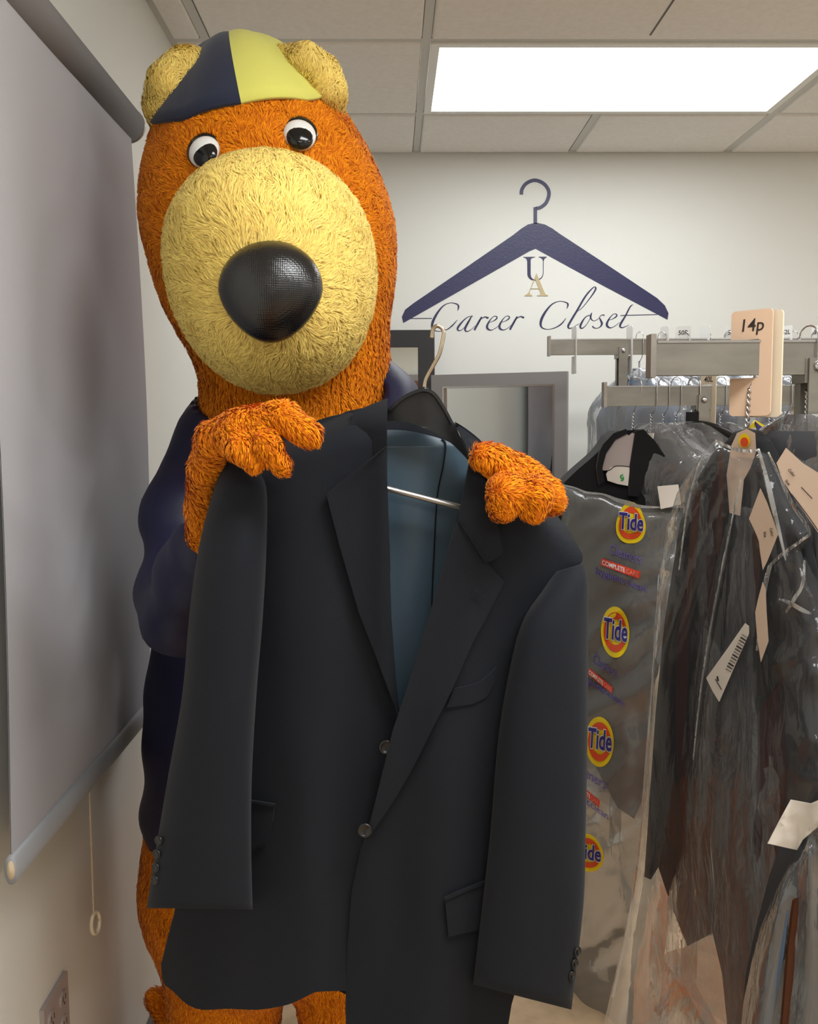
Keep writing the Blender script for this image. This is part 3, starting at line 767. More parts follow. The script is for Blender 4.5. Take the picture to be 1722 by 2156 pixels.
# --- farthest rack: ten bagged garments
far_spec = [(1345, M_BLUEW, 'slate blue suit in clear film, leftmost on the farthest rack', 62), (1392, M_WHITEW, 'white shirt in shiny film, second on the farthest rack', 55),
            (1440, M_NAVYW, 'navy suit in clear film, third on the farthest rack', 60), (1486, M_WHITEW, 'white shirt in film between navy suits on the farthest rack', 58),
            (1532, M_NAVYW, 'navy suit in shiny film, fifth on the farthest rack', 52), (1580, M_BLUEW, 'slate blue suit in film, sixth on the farthest rack', 60),
            (1625, M_NAVYW, 'navy suit in film, seventh on the farthest rack', 55), (1668, M_WHITEW, 'white shirt in film, eighth on the farthest rack', 58),
            (1715, M_BLUEW, 'slate blue suit in film, ninth on the farthest rack', 60)]
for i, (px, cm, lab, yw) in enumerate(far_spec):
    g = make_bagged('bagged_suit', lab, 'bagged garments on the farthest rack', cm, M_BAG3, 11.3*i+2, hw=.2+.012*(i % 3), ht=.05+.008*(i % 2), length=.8, bag_len=.95)
    hang(g, pxX(px, 3.02), 3.02, r3z+.004, -math.radians(yw))

# --- middle rack
mid_spec = [(1372, M_GREYW, 'grey suit in film right behind the open black jacket', 58, False, M_PAPER), (1398, M_BLK, 'black suit in film, third on the middle rack', 56, False, None),
            (1424, M_WHITEW, 'white shirt in film just left of the black clip hanger', 60, False, M_PAPERM), (1462, M_GREYW, 'charcoal suit on a black clip hanger on the middle rack', 52, True, None),
            (1518, M_NAVYW, 'navy suit in film right of the middle rack post', 60, False, M_PAPERM), (1622, M_BLUEW, 'slate blue suit in film behind the tan divider', 62, False, None),
            (1656, M_NAVYW, 'navy suit in film, fourth from the right on the middle rack', 60, False, None), (1676, M_GREYW, 'grey suit in film, third from the right on the middle rack', 58, False, None),
            (1702, M_BLK, 'black suit in film, second from the right on the middle rack', 60, False, None)]
for i, (px, cm, lab, yw, blk, colr) in enumerate(mid_spec):
    g = make_bagged('bagged_suit', lab, 'bagged garments on the middle rack', cm, M_BAG4, 5.7*i+31, hw=.2, ht=.045, length=.82, bag_len=1.0, black=blk, collar=colr)
    hang(g, pxX(px, 2.36), 2.36, r2z+.004, -math.radians(yw))

# --- size dividers
def divider(label, px, Y, ztop, zb_off, wdt, hgt, yaw, m, text=None, thick=.002, above=.045, group='size dividers on the racks', dx=0, tsz=.02):
    t = thing('size_divider', label, 'divider', (pxX(px, Y)+dx, Y, ztop), group)
    c, s = math.cos(yaw), math.sin(yaw); e = Vector((c, -s, 0)); n = Vector((-s, -c, 0)); o = Vector(t.location)
    rr = .006; hgw = wdt/2; zt_ = above; zb_ = above-hgt
    out = []
    for cx, cz, a0 in ((hgw-rr, zt_-rr, 0), (-hgw+rr, zt_-rr, PI/2)):
        for k in range(4): out.append((cx+rr*math.cos(a0+k*PI/6), cz+rr*math.sin(a0+k*PI/6)))
    out += [(-hgw, .004), (.012, .004), (.012, -.052), (-hgw, -.052)]           # slot for the rail
    for cx, cz, a0 in ((-hgw+rr, zb_+rr, PI), (hgw-rr, zb_+rr, 1.5*PI)):
        for k in range(4): out.append((cx+rr*math.cos(a0+k*PI/6), cz+rr*math.sin(a0+k*PI/6)))
    V2, Fc, E = fill2d(out, None)
    solid('divider_plate', V2, Fc, E, lambda u, z: o+e*u+n*thick/2+Vector((0,0,z)), lambda u, z: o+e*u-n*thick/2+Vector((0,0,z)), m, t, False)
    if text:
        V2, Fc, E = font2d(text, .004, .1)
        wtx = max(v[0] for v in V2); sc = tsz
        u0 = -min(hgw-.005, wtx*sc/2); z0 = zt_*.35
        P = lambda dd: (lambda u, v: o+e*(u0+u*sc)+n*(thick/2+dd)+Vector((0, 0, z0+v*sc)))
        solid('marker_text', V2, Fc, E, P(.0006), P(.0001), M_INK, t, False)
    return t
RD = math.radians
divider('tan plastic size divider marked 14p on the nearest rail', 1580, 1.38, r1z, 0, .064, .155, RD(48), M_TANP, '14p', thick=.003, above=.047, tsz=.026)
divider('cream plastic size divider just right of the 14p divider', 1604, 1.38, r1z, 0, .064, .155, RD(54), M_CREAMP, None, thick=.003, above=.045)
divider('white size divider marked 50R above the nearest rail', 1436, 3.02, r3z, 0, .05, .15, RD(30), M_WHITEP, '50R', above=.042)
divider('white size divider marked 52R beside the tan divider', 1540, 3.02, r3z, 0, .05, .15, RD(35), M_WHITEP, '52R', above=.042)
divider('white size divider marked 52L right of the tan divider', 1652, 3.02, r3z, 0, .044, .15, RD(55), M_WHITEP, '52L', above=.042)
divider('white size divider at the right picture edge on the far rail', 1720, 3.02, r3z, 0, .044, .15, RD(45), M_WHITEP, '54R', above=.042)
divider('narrow white divider left of the 50R divider', 1397, 3.02, r3z, 0, .044, .15, RD(70), M_WHITEP, None, above=.042)
divider('narrow white divider between the 50R and 52R dividers', 1482, 3.02, r3z, 0, .044, .15, RD(68), M_WHITEP, None, above=.042)
divider('thin white divider seen edge-on near the left end of the far rail', 1208, 3.02, r3z, 0, .05, .15, RD(84), M_WHITEP, None, above=.042)
divider('thin white divider seen edge-on beside the far rack post', 1324, 3.02, r3z, 0, .05, .15, RD(82), M_WHITEP, None, above=.042)
divider('tan size divider marked 40L beside the middle rack post', 1492, 2.36, r2z, 0, .05, .14, RD(62), M_CREAMP, '40L', above=.032)
divider('tan size divider marked 40R under the right end of the nearest rail', 1688, 2.36, r2z, 0, .05, .18, RD(52), M_CREAMP, '40R', above=.032)

# ------------------------------------------------------------------ black jacket in the open printed bag, left end of the middle rack
def wire_at(root, px, Y, zr, neck_px, neck_py, m=M_CHROME, r=.0013):
    """hook over a rail at px, wire running down to the garment neck"""
    h0 = Vector((pxX(px, Y), Y, zr)); nk = at(neck_px, neck_py, Y)
    e = Vector((.75, -.66, 0))
    pts = [h0+e*(.018*math.cos(a))+Vector((0, 0, .003+.018*math.sin(a))) for a in [PI*1.15-PI*1.15*k/10 for k in range(11)]]
    L = (nk-h0)
    pts += [h0+e*.017+Vector((0, 0, -.02)), h0+e*.008+L*.35, h0+L*.55]
    MB().tube(pts, r, 6).obj('hook', m, root, True)
    tw = MB()
    for ph in (0, PI):
        tw.tube([h0+L*(.55+.45*k/22)+Vector((r*1.6*math.cos(ph+k*.9), r*1.6*math.sin(ph+k*.9), 0)) for k in range(23)], r, 5)
    tw.obj('twisted_neck', m, root, True)

GA = thing('suit_jacket', 'black suit jacket in an open printed dry-cleaning bag at the end of the middle rack', 'jacket', (pxX(1335, 2.36), 2.36, .8))
wire_at(GA, 1337, 2.36, r2z+.003, 1331, 914)
dA = lambda x, y: 2.35-.0010*(x-1333)-.05*math.sin(max(0, min(1, (x-1180)/250))*PI)*min(1, max(0, (y-900)/150)) + .008*nz(x*.02, y*.004)
blkA = cr([(1188,1016),(1215,990),(1258,952),(1283,918)], 4)[:-1]+[(1283,918),(1300,907),(1355,904),(1376,925),(1402,962),(1428,1005),(1434,1060),(1425,1300),(1400,1500),(1372,1640),(1335,1724),(1300,1700),(1275,1652),(1240,1575),(1200,1530),(1180,1300),(1175,1100)]
sheet('jacket_body', blkA, dA, .09, M_BLK, GA, 24)
sheet('jacket_collar', [(1262,952),(1270,935),(1292,912),(1318,903),(1322,912),(1296,925),(1276,955),(1268,985),(1272,1014),(1262,1022),(1256,985)], lambda x, y: dA(x, y)-.016, .012, M_BLK, GA, 10)
sheet('lapel', [(1338,908),(1354,904),(1377,926),(1400,960),(1385,990),(1372,985),(1350,1030),(1345,1046),(1325,1044),(1326,985)], lambda x, y: dA(x, y)-.016, .012, M_BLK, GA, 10)
sheet('collar_paper', [(1268,990),(1272,960),(1288,932),(1306,916),(1318,912),(1324,917),(1331,911),(1337,914),(1334,950),(1326,984),(1318,986),(1295,981),(1280,992)], lambda x, y: dA(x, y)-.010, .001, M_PAPERM, GA, 12)
cp = sheet('size_card', [(1276,998),(1285,984),(1300,980),(1326,984),(1322,1023),(1300,1019),(1279,1012)], lambda x, y: dA(x, y)-.013, .001, M_PAPER, GA, 12)
strokes('green_mark', [[(1312,999,2),(1307,1002,3),(1308,1007,3),(1313,1007,3)], [(1312,1003,2),(1312,1010,3),(1307,1012,2)]], lambda x, y: dA(x, y)-.013, M_GREEN, cp)
strokes('black_edge', [[(1272,991,1.5),(1283,990,1.5),(1294,982,1.5),(1308,981,1.5),(1325,983,1.5)]], lambda x, y: dA(x, y)-.013, M_INK, cp)
sheet('tan_lining', [(1200,1560),(1238,1512),(1300,1480),(1378,1450),(1376,1492),(1310,1520),(1250,1552),(1215,1590)], lambda x, y: dA(x, y)-.012, .004, M_TANW, GA, 20)
sheet('brown_lining', [(1290,1478),(1308,1425),(1340,1388),(1376,1362),(1376,1400),(1330,1432),(1305,1470),(1296,1492)], lambda x, y: dA(x, y)-.010, .004, M_BROWN, GA, 20)
sheet('brown_lining', [(1278,1655),(1310,1610),(1352,1560),(1372,1545),(1360,1640),(1330,1700),(1300,1695)], lambda x, y: dA(x, y)-.010, .004, M_BROWN, GA, 20)
sheet('tag_card', [(1384,1024),(1428,1020),(1434,1062),(1391,1072)], lambda x, y: dA(x, y)-.075, .001, M_PAPER, GA, 20)
def dbA(x, y):
    k = min(1, max(0, (y-1030)/60))
    f = .012*nz(x*.016+y*.006, y*.012-x*.004)*k + .016*(ridge(x*.010+y*.013, y*.003-x*.005, 2.)-.5)*k + .003*nz(x*.06, y*.05, 5)*k
    return dA(x, min(y, 1500))-.055-f-.00005*max(0, y-1500)
bagA = [(1182,1021),(1210,1026),(1235,1037),(1270,1041),(1300,1053),(1330,1060),(1360,1067),(1440,1067),(1446,1200),(1432,1600),(1420,2000),(1395,2260),(1340,2240),(1280,2262),(1230,2245),(1168,2262),(1170,1600),(1174,1200)]
pbA = pillow('plastic_bag', bagA, dbA, .075, 26, M_BAG, GA, 10, 2200)
strokes('bag_rim', [[(1182,1021,4),(1210,1027,3),(1235,1037,5),(1270,1041,4),(1300,1053,8),(1325,1060,10),(1345,1066,7),(1380,1068,4),(1440,1067,3)]], dbA, plastic('bag_rim_film', (225, 225, 222), .45, .9, .1, .6, 60), GA, off=.004, thick=.003)

def tlen(txt, offset=0, shear=0): return max(v[0] for v in font2d(txt, offset, shear)[0])
def print_line(name, txt, a, b, h, m, par, off, offset=0.0, shear=0.0, slant=0.0, depth=dbA):
    L_ = tlen(txt); ex = ((b[0]-a[0])/L_, (b[1]-a[1])/L_)
    return print_text(name, txt, a, ex, (slant*h, -h/.7), depth, m, par, off=off, offset=offset, shear=shear)
def ellp(cx, cy, rx, ry, n=36, wob=0, ph=0, tilt=0.0):
    out = []
    for k in range(n):
        a = 2*PI*k/n; r = 1+wob*math.sin(3*a+ph)
        x = rx*r*math.cos(a); y = ry*r*math.sin(a); out.append((cx+x+tilt*y, cy+y))
    return out
def brand_print(par, cx, cy, rx, ry, sl, wob=0.0, tilt=0.0, lines=None, depth=dbA):
    g = sheet('logo_disc', ellp(cx, cy, rx, ry, wob=wob, tilt=tilt), lambda x, y: depth(x, y)-.003, .0006, M_LOGO_Y, par, 9)
    o = ellp(cx, cy, rx*.80, ry*.78, wob=wob, tilt=tilt); i = ellp(cx+1, cy, rx*.6, ry*.50, wob=wob, tilt=tilt)
    n = len(o); V2 = o+i; Fc = [[k, (k+1) % n, n+(k+1) % n, n+k] for k in range(n)]; E = [(k, (k+1) % n) for k in range(n)]+[(n+(k+1) % n, n+k) for k in range(n)]
    solid('logo_ring', V2, Fc, E, lambda x, y: at(x, y, depth(x, y)-.0055), .0006, M_LOGO_O, g, False)
    w_ = rx*1.62; a = (cx-w_*.52, cy+ry*.26-sl*w_*.3); b = (cx+w_*.50, cy+ry*.26+sl*w_*.55)
    print_line('logo_word', 'Tide', a, b, ry*.78, M_LOGO_W, g, .0085, offset=.055, slant=.08, depth=depth)
    print_line('logo_word', 'Tide', a, b, ry*.78, M_LOGO_B, g, .0105, offset=.022, slant=.08, depth=depth)
    if lines:
        (ca, cb, ch), bar, (ha, hb, hh) = lines
        print_line('print_word', 'Cleaners', ca, cb, ch, M_LOGO_V, par, .003, offset=.0, slant=.25, depth=depth)
        q = sheet('print_bar', bar, lambda x, y: depth(x, y)-.003, .0006, M_LOGO_R, par, 9)
        L_ = Vector(bar[1])-Vector(bar[0]); dn = Vector(bar[3])-Vector(bar[0])
        p0 = Vector(bar[0])+dn*.82+L_*.03; p1 = Vector(bar[0])+dn*.82+L_*.62; p2 = Vector(bar[0])+dn*.82+L_*.65; p3 = Vector(bar[0])+dn*.82+L_*.97
        print_line('print_word', 'COMPLETE', p0, p1, dn.length*.62, M_LOGO_W, q, .0045, offset=.018, depth=depth)
        print_line('print_word', 'CARE', p2, p3, dn.length*.62, mat('logo_pink', (240, 150, 130), .5) if 'logo_pink' not in MATS else MATS['logo_pink'], q, .0045, depth=depth)
        mid = Vector(ha).lerp(Vector(hb), .57)
        print_line('print_word', 'hygienic', ha, mid, hh, M_LOGO_V, par, .003, offset=.012, depth=depth)
        print_line('print_word', 'clean', mid+(Vector(hb)-Vector(ha))*.015, hb, hh, M_LOGO_V, par, .003, depth=depth)
brand_print(pbA, 1328, 1103, 31, 44, .14, .06, 0, (((1281,1164),(1349,1188),20), [(1267,1175),(1349,1204),(1345,1219),(1264,1190)], ((1252,1208),(1361,1247),15)))
brand_print(pbA, 1295, 1331, 30, 54, .22, .0, .02, (((1246,1394),(1297,1428),20), [(1240,1406),(1290,1447),(1289,1461),(1238,1420)], ((1222,1428),(1314,1489),15)))
brand_print(pbA, 1262, 1562, 30, 53, .22, .0, .02, (((1200,1616),(1274,1663),20), [(1212,1645),(1263,1686),(1261,1700),(1210,1659)], ((1190,1660),(1280,1727),15)))
brand_print(pbA, 1238, 1797, 32, 40, .25, .04, .1)

# ------------------------------------------------------------------ bagged dark suits on the nearest rack
GB = thing('bagged_suit', 'dark suit with maroon folds in clear film hanging beside the 14p divider', 'garment', (pxX(1583, 1.38), 1.38, .5))
wire_at(GB, 1584, 1.38, r1z+.003, 1572, 900, r=.0016)
dB0 = lambda x, y: 1.38-.00105*(max(1330, min(1740, x))-1575)
def dBc(x, y): return dB0(x, y)+.03+.010*math.sin(x*.07+y*.004)*min(1, max(0, (y-930)/200))
pillow('coat', [(1528,930),(1545,910),(1572,902),(1600,906),(1625,930),(1662,1000),(1702,1112),(1722,1200),(1745,1500),(1740,2300),(1545,2300),(1520,2050),(1500,1965),(1447,1992),(1412,1905),(1386,1826),(1370,1852),(1356,1846),(1360,1790),(1380,1500),(1400,1300),(1432,1100),(1470,1005),(1500,955)], lambda x, y: dBc(x, y)-.03, .045, 70, M_BLK, GB, 16, 2280)
for (pl, m_, nm) in [([(1502,1010),(1514,1000),(1508,1100),(1502,1300),(1496,1480),(1500,1700),(1488,1700),(1482,1480),(1482,1280),(1490,1100)], M_MAROON, 'maroon_fold'),
                 ([(1438,1240),(1452,1200),(1450,1350),(1444,1560),(1452,1780),(1440,1790),(1424,1560),(1424,1400)], M_MAROON, 'maroon_fold'),
                 ([(1465,1040),(1478,1010),(1470,1110),(1458,1230),(1450,1300),(1446,1240),(1456,1110)], M_BROWN, 'brown_fold'),
                 ([(1515,960),(1524,950),(1524,1060),(1520,1140),(1512,1180),(1510,1060)], M_BROWN, 'brown_fold'),
                 ([(1582,1130),(1596,1100),(1600,1200),(1590,1300),(1580,1250)], M_BROWN, 'brown_fold'),
                 ([(1545,1180),(1560,1150),(1570,1300),(1556,1500),(1540,1700),(1528,1660),(1535,1400)], M_GREYW, 'grey_fold'),
                 ([(1600,1500),(1640,1440),(1660,1600),(1640,1850),(1600,2000),(1590,1760)], M_MAROON, 'maroon_fold'),
                 ([(1420,1300),(1412,1420),(1404,1600),(1396,1700),(1388,1690),(1396,1500),(1408,1330)], M_GREYW, 'grey_fold'),
                 ([(1640,1180),(1690,1140),(1705,1300),(1690,1500),(1650,1420)], M_GREYW, 'grey_fold')]:
    sheet(nm, pl, lambda x, y: dBc(x, y)-.034, .006, m_, GB, 14, 40)
sheet('collar_paper', [(1540,938),(1552,912),(1572,903),(1590,912),(1592,950),(1580,985),(1566,1010),(1558,1086),(1536,1080),(1530,1000)], lambda x, y: dBc(x, y)-.044, .001, M_PAPERT, GB, 14)
lg = sheet('logo_disc', ellp(1567, 928, 12, 15), lambda x, y: dBc(x, y)-.048, .001, M_LOGO_Y, GB, 9)
sheet('logo_ring', ellp(1567, 931, 8, 10), lambda x, y: dBc(x, y)-.050, .001, M_LOGO_O, lg, 9)
def dBb(x, y):
    th = math.atan2(x-1578, max(20, y-880)); r = math.hypot(x-1578, y-880)
    k = min(1, r/160)
    f = .024*(ridge(th*4.2, r*.0007, 1.)-.5)*k + .010*(ridge(th*10, r*.0011, 4.)-.5)*k + .002*nz(x*.03, y*.012, 8)
    if x > 1600: f += .028*(ridge(x*.009+y*.004, y*.006-x*.004, 3.)-.5)*min(1, (x-1600)/60)
    return dB0(x, y)-.03-f-.02*min(1, r/400)
bagB = [(1506,926),(1520,934),(1545,945),(1575,950),(1598,946),(1618,952),(1640,1000),(1668,1060),(1706,1122),(1690,1160),(1735,1250),(1745,1500),(1742,2290),(1620,2270),(1500,2296),(1400,2270),(1330,2290),(1262,2262),(1272,2150),(1310,1990),(1338,1850),(1358,1650),(1370,1480),(1380,1300),(1388,1210),(1404,1110),(1424,1040),(1452,990),(1482,950)]
pbB = pillow('plastic_bag', bagB, dBb, .075, 60, M_BAG2, GB, 8, 2240)
for pl, m_, nm, o in [([(1601,1028),(1577,1092),(1590,1120),(1598,1140),(1600,1160),(1606,1200),(1616,1180),(1628,1150),(1638,1125),(1628,1095),(1615,1058)], M_PAPERT, 'order_slip', .012),
                ([(1606,1225),(1596,1262),(1590,1290),(1594,1340),(1602,1394),(1610,1372),(1618,1350),(1614,1290),(1612,1240)], M_PAPERT, 'order_slip', .012),
                ([(1569,1312),(1577,1318),(1577,1334),(1548,1400),(1514,1478),(1500,1455),(1487,1428),(1530,1368)], M_PAPER, 'barcode_slip', .012)]:
    q = sheet(nm, pl, lambda x, y: dB0(x, y)-.075, .0008, m_, GB, 12)
    if nm == 'barcode_slip':
        for k in range(13):
            t_ = k/12; bx_ = 1532+t_*34; by_ = 1412-t_*72
            strokes('barcode_bar', [[(bx_-4, by_-4, 1.2+.9*((k*7) % 3)), (bx_+7, by_+3, 1.2+.9*((k*7) % 3))]], lambda x, y: dB0(x, y)-.075, M_INK, q)
        strokes('print_word', [[(1506,1430,1.5),(1519,1452,1.5)], [(1510,1424,3),(1512,1434,3)]], lambda x, y: dB0(x, y)-.075, M_INK, q)
    elif pl[0][1] < 1100:
        print_text('print_word', 'Color', (1620, 1112), (1.5, 7.5), (8, -1.5), lambda x, y: dB0(x, y)-.0755, M_INK, q)
        print_text('print_word', 'Size', (1607, 1120), (1.2, 7.5), (7, -1.5), lambda x, y: dB0(x, y)-.0755, M_INK, q)

M_CREASE_HL = plastic('crease_highlight_film', (232, 232, 230), .34, .8, .1, .5, 40)  # pale film strips that paint bright highlights along the bag's creases
for pts in ([(1598,948,5),(1608,985,7),(1622,1040,10),(1636,1100,8),(1648,1150,5),(1654,1180,3)], [(1618,952,3),(1640,1000,5),(1668,1060,7),(1704,1118,6),(1690,1136,5),(1650,1165,6),(1622,1190,5)],
            [(1622,1190,7),(1612,1230,9),(1604,1290,6),(1594,1370,4)], [(1640,1262,3),(1660,1268,8),(1690,1285,9),(1708,1292,4)], [(1694,1180,3),(1690,1230,6),(1672,1262,7),(1655,1290,4)],
            [(1508,928,4),(1545,945,7),(1580,950,6),(1600,946,4)], [(1478,960,2),(1462,1010,3),(1446,1080,3),(1430,1200,2)], [(1560,1010,2),(1530,1150,3),(1500,1300,3),(1476,1450,3),(1460,1600,2)],
            [(1388,1210,3),(1376,1400,3),(1364,1560,4),(1346,1780,4),(1322,1950,4),(1290,2100,5)]):
    strokes('crease_highlight', [pts], lambda x, y: dBb(x, y)-.004, M_CREASE_HL, pbB, off=.002, thick=.002)
GC = make_bagged('bagged_suit', 'charcoal suit in glossy crumpled film at the right picture edge', None, M_GREYW, M_BAG4, 77.0, hw=.21, ht=.05, length=.8, bag_len=.98, bagtop=-.11)
hang(GC, pxX(1700, 1.38), 1.38, r1z+.004, -RD(66))
slip = thing('order_slip', 'large tan order sheet printed Color at the right picture edge', 'paper', at(1690, 1040, 1.16))
dS = lambda x, y: 1.19-.0006*(x-1690)
sp = sheet('slip_sheet', [(1655,943),(1635,975),(1648,1012),(1668,1042),(1720,1118),(1760,1170),(1760,1020),(1722,995),(1690,975)], dS, .0008, M_PAPERT, slip, 18)
print_text('print_word', 'Color', (1658, 990), (5.2, 6.0), (7, -6), dS, M_INK, sp)
print_text('print_word', 'Size', (1652, 1013), (5.0, 6.2), (6, -6), dS, M_INK, sp)
strokes('print_rule', [[(1667,1041,1.3),(1700,1085,1.3),(1722,1117,1.3)]], dS, M_INK, sp)
strokes('print_rule', [[(1687,1026,1.3),(1710,1050,1.3)]], dS, M_INK, sp)
# colourful bag collar between the two
cb_ = thing('printed_bag_top', 'blue and yellow printed bag top beside the 14p divider', 'plastic bag', at(1615, 905, 1.5))
dC = lambda x, y: 1.50+.0004*(x-1610)
q = sheet('bag_film', [(1580,900),(1592,885),(1612,897),(1632,918),(1640,948),(1622,935),(1600,922),(1584,918)], dC, .01, M_LOGO_Y, cb_, 10)
sheet('blue_print', [(1590,887),(1600,896),(1622,908),(1630,926),(1610,914),(1596,908)], lambda x, y: dC(x, y)-.004, .003, M_LOGO_B, q, 10)
sheet('white_print', [(1582,902),(1590,900),(1596,908),(1594,916),(1584,912)], lambda x, y: dC(x, y)-.005, .003, M_LOGO_W, q, 10)

# ------------------------------------------------------------------ lower bagged garment at the bottom right corner
GD = thing('bagged_garment', 'mauve garment in crinkled film at the lower right corner', 'garment', at(1700, 2150, 1.08))
dD = lambda x, y: 1.08+.0004*(1722-x)+.012*math.sin(x*.06+y*.006)
sheet('cloth', [(1760,1700),(1722,1760),(1690,1790),(1655,1880),(1625,1990),(1600,2100),(1588,2250),(1760,2250)], dD, .05, M_GREYW, GD, 16, 30)
for pl, m_, nm in [([(1672,1900),(1690,1880),(1684,2000),(1670,2100),(1650,2240),(1640,2240),(1660,2000)], M_BROWN, 'brown_fold'),
                   ([(1650,1960),(1660,1920),(1650,2010),(1628,2140),(1610,2240),(1596,2240),(1622,2100)], M_BLUEW, 'slate_fold'),
                   ([(1700,1900),(1716,1880),(1712,2050),(1700,2240),(1684,2240),(1694,2050)], M_BLK, 'black_fold')]:
    sheet(nm, pl, lambda x, y: dD(x, y)-.010, .006, m_, GD, 14)
def dDb(x, y):
    th = math.atan2(x-1700, max(20, y-1640)); r = math.hypot(x-1700, y-1640)
    return dD(1700, y)+.0004*(1722-x)-.035-.014*(ridge(th*3.5, r*.001, 9.)-.5)*min(1, r/120)-.003*nz(x*.02, y*.01, 2.)
pillow('plastic_bag', [(1760,1665),(1722,1690),(1700,1715),(1690,1740),(1694,1765),(1660,1815),(1630,1880),(1600,1950),(1580,2030),(1565,2110),(1552,2250),(1760,2250)], dDb, .05, 40, M_BAG4, GD, 8, 2240)
sheet('tag_card', [(1665,1684),(1708,1692),(1735,1680),(1735,1730),(1690,1768),(1678,1790),(1616,1776),(1640,1730)], lambda x, y: dDb(x, y)+.012+.01*math.sin(x*.05), .0008, M_PAPER, GD, 14)

# ================================================================== the suit jacket held up to the camera
JK = thing('suit_jacket', 'charcoal suit jacket on a black hanger held up by the costumed figure', 'jacket', at(790, 1500, 1.25))
def jfold(x, y): return min(1, max(0, (y-1000)/600))
def shoulder_l(x): return 862+(740-x)*.46 if x < 740 else 862
def shoulder_r(x): return 885+(x-955)*.93
def dL(x, y):       # wearer's right front (left in the picture)
    Y = 1.222+.020*((x-690)/170)**2*min(1, max(0.2, (y-900)/500)) - .012*math.exp(-((x-640)/70)**2)*jfold(x, y) + .010*math.exp(-((x-725-.06*(1700-y))/38)**2)*jfold(x, y)
    t = max(0, min(1, (shoulder_l(x)+70-y)/70)); return Y+.055*t*t+.004*nz(x*.012, y*.004, 1)
def dR(x, y):
    Y = 1.202+.018*((x-930)/170)**2*min(1, max(0.2, (y-900)/500)) - .010*math.exp(-((x-960+.12*(y-1500))/60)**2)*jfold(x, y) + .008*math.exp(-((x-860+.1*(y-1700))/40)**2)*jfold(x, y-250)
    t = max(0, min(1, (shoulder_r(x)+60-y)/60)) if x > 960 else 0; return Y+.05*t*t+.004*nz(x*.012, y*.004, 6)
# back with lining
dBk = lambda x, y: 1.318-.012*math.sin(max(0, min(1, (x-690)/330))*PI)+.004*nz(x*.02, y*.005, 2)+(.02*max(0, (940-y)/60) if y < 940 else 0)
sheet('back_panel', cr([(560,1010),(700,880),(812,858),(900,878),(985,935),(1090,1060)], 4)+[(1130,1300),(1075,2110),(900,2180),(700,2080),(480,2040),(530,1400)], lambda x, y: dBk(x, y)+.012, .004, M_SUIT, JK, 30)
lin_top = cr([(690,930),(760,908),(815,905),(865,908),(925,923),(965,941),(985,965),(1010,1010)], 4)
sheet('lining', lin_top+[(1060,1300),(1040,2050),(720,2040),(600,1900),(600,1300)], dBk, .004, M_SUIT_L, JK, 20)
strokes('lining_seam', [[(930,924,2),(938,935,3),(934,975,3),(922,1035,3),(917,1100,3),(910,1250,3),(905,1400,2)]], dBk, M_BLK, JK, off=.003, thick=.002)
# fronts
left_front = cr([(744,868),(690,878),(620,905),(540,948),(480,985)], 4)+[(462,1020),(470,1300),(440,1600),(380,1850),(366,1925),(350,1985)]+cr([(339,2031),(344,2069),(363,2086),(393,2114),(426,2126),(480,2124),(544,2126),(607,2115),(653,2094),(672,2088),(740,2086)], 3)+[(775,1900),(830,1560),(838,1505),(797,1397),(822,1200),(815,1000),(815,860)]
sheet('front_panel', left_front, dL, .005, M_SUIT, JK, 16)
right_front = [(989,968),(968,1070),(945,1150),(918,1250),(868,1418),(826,1544),(776,1746),(759,1792),(740,1880),(730,2006),(727,2120),(730,2200),(750,2290),(900,2320),(1050,2290),(1060,2220),(1077,2115),(1110,2000),(1120,1600),(1120,1276)]+cr([(1160,1220),(1226,1183),(1205,1130),(1176,1090),(1090,1008),(1020,935),(985,905),(958,888)], 4)
sheet('front_panel', right_front, dR, .005, M_SUIT, JK, 16)
# collar and lapels
sheet('collar', [(744,868),(780,852),(816,838),(815,880),(814,938),(775,970),(735,1001),(718,985),(702,970),(716,935),(730,911),(740,885)], lambda x, y: dL(x, max(y, 930))-.012-.03*max(0, 1-(816-x)/70)+(.05*max(0, (905-y)/70)**2 if y < 905 else 0)+.028, .006, M_SUIT, JK, 10)
sheet('lapel', [(814,938),(815,1000),(818,1100),(824,1300),(833,1420),(842,1507),(828,1480),(797,1397),(756,1292),(715,1150),(698,1085),(687,1041),(710,1020),(735,1001),(775,970)], lambda x, y: dL(x, y)-.008-.010*math.exp(-((x-815)/30)**2)-.004, .006, M_SUIT, JK, 10)
sheet('collar', [(945,884),(965,908),(980,935),(989,968),(982,1010),(964,1094),(995,1140),(1024,1186),(1042,1177),(1059,1167),(1054,1130),(1040,1070),(1022,1010),(1002,950),(970,898)], lambda x, y: dR(x, max(y, 1020))-.016+(.05*((1000-y)/110)**2 if y < 1000 else 0), .006, M_SUIT, JK, 10)
lap = sheet('lapel', [(964,1094),(945,1150),(918,1250),(868,1418),(826,1544),(790,1690),(774,1752),(770,1775),(800,1728),(826,1691),(868,1620),(918,1519),(952,1452),(994,1355),(1024,1300),(1049,1250),(1061,1226),(1045,1206),(1024,1186),(995,1140)], lambda x, y: dR(x, y)-.013-.006*math.exp(-((x-(960-.32*(y-1094)))/26)**2), .006, M_SUIT, JK, 10)
strokes('buttonhole', [[(999,1243,3),(1010,1250,4),(1020,1258,3)]], lambda x, y: dR(x, y)-.0195, M_BLK, lap, off=.001, thick=.0015)
strokes('collar_seam', [[(735,1001,2.5),(775,971,2),(814,940,2)]], lambda x, y: dL(x, y)-.022, M_BLK, JK, off=.001, thick=.002)
strokes('collar_seam', [[(964,1094,2),(995,1141,2),(1024,1187,2.5)]], lambda x, y: dR(x, y)-.019, M_BLK, JK, off=.001, thick=.002)
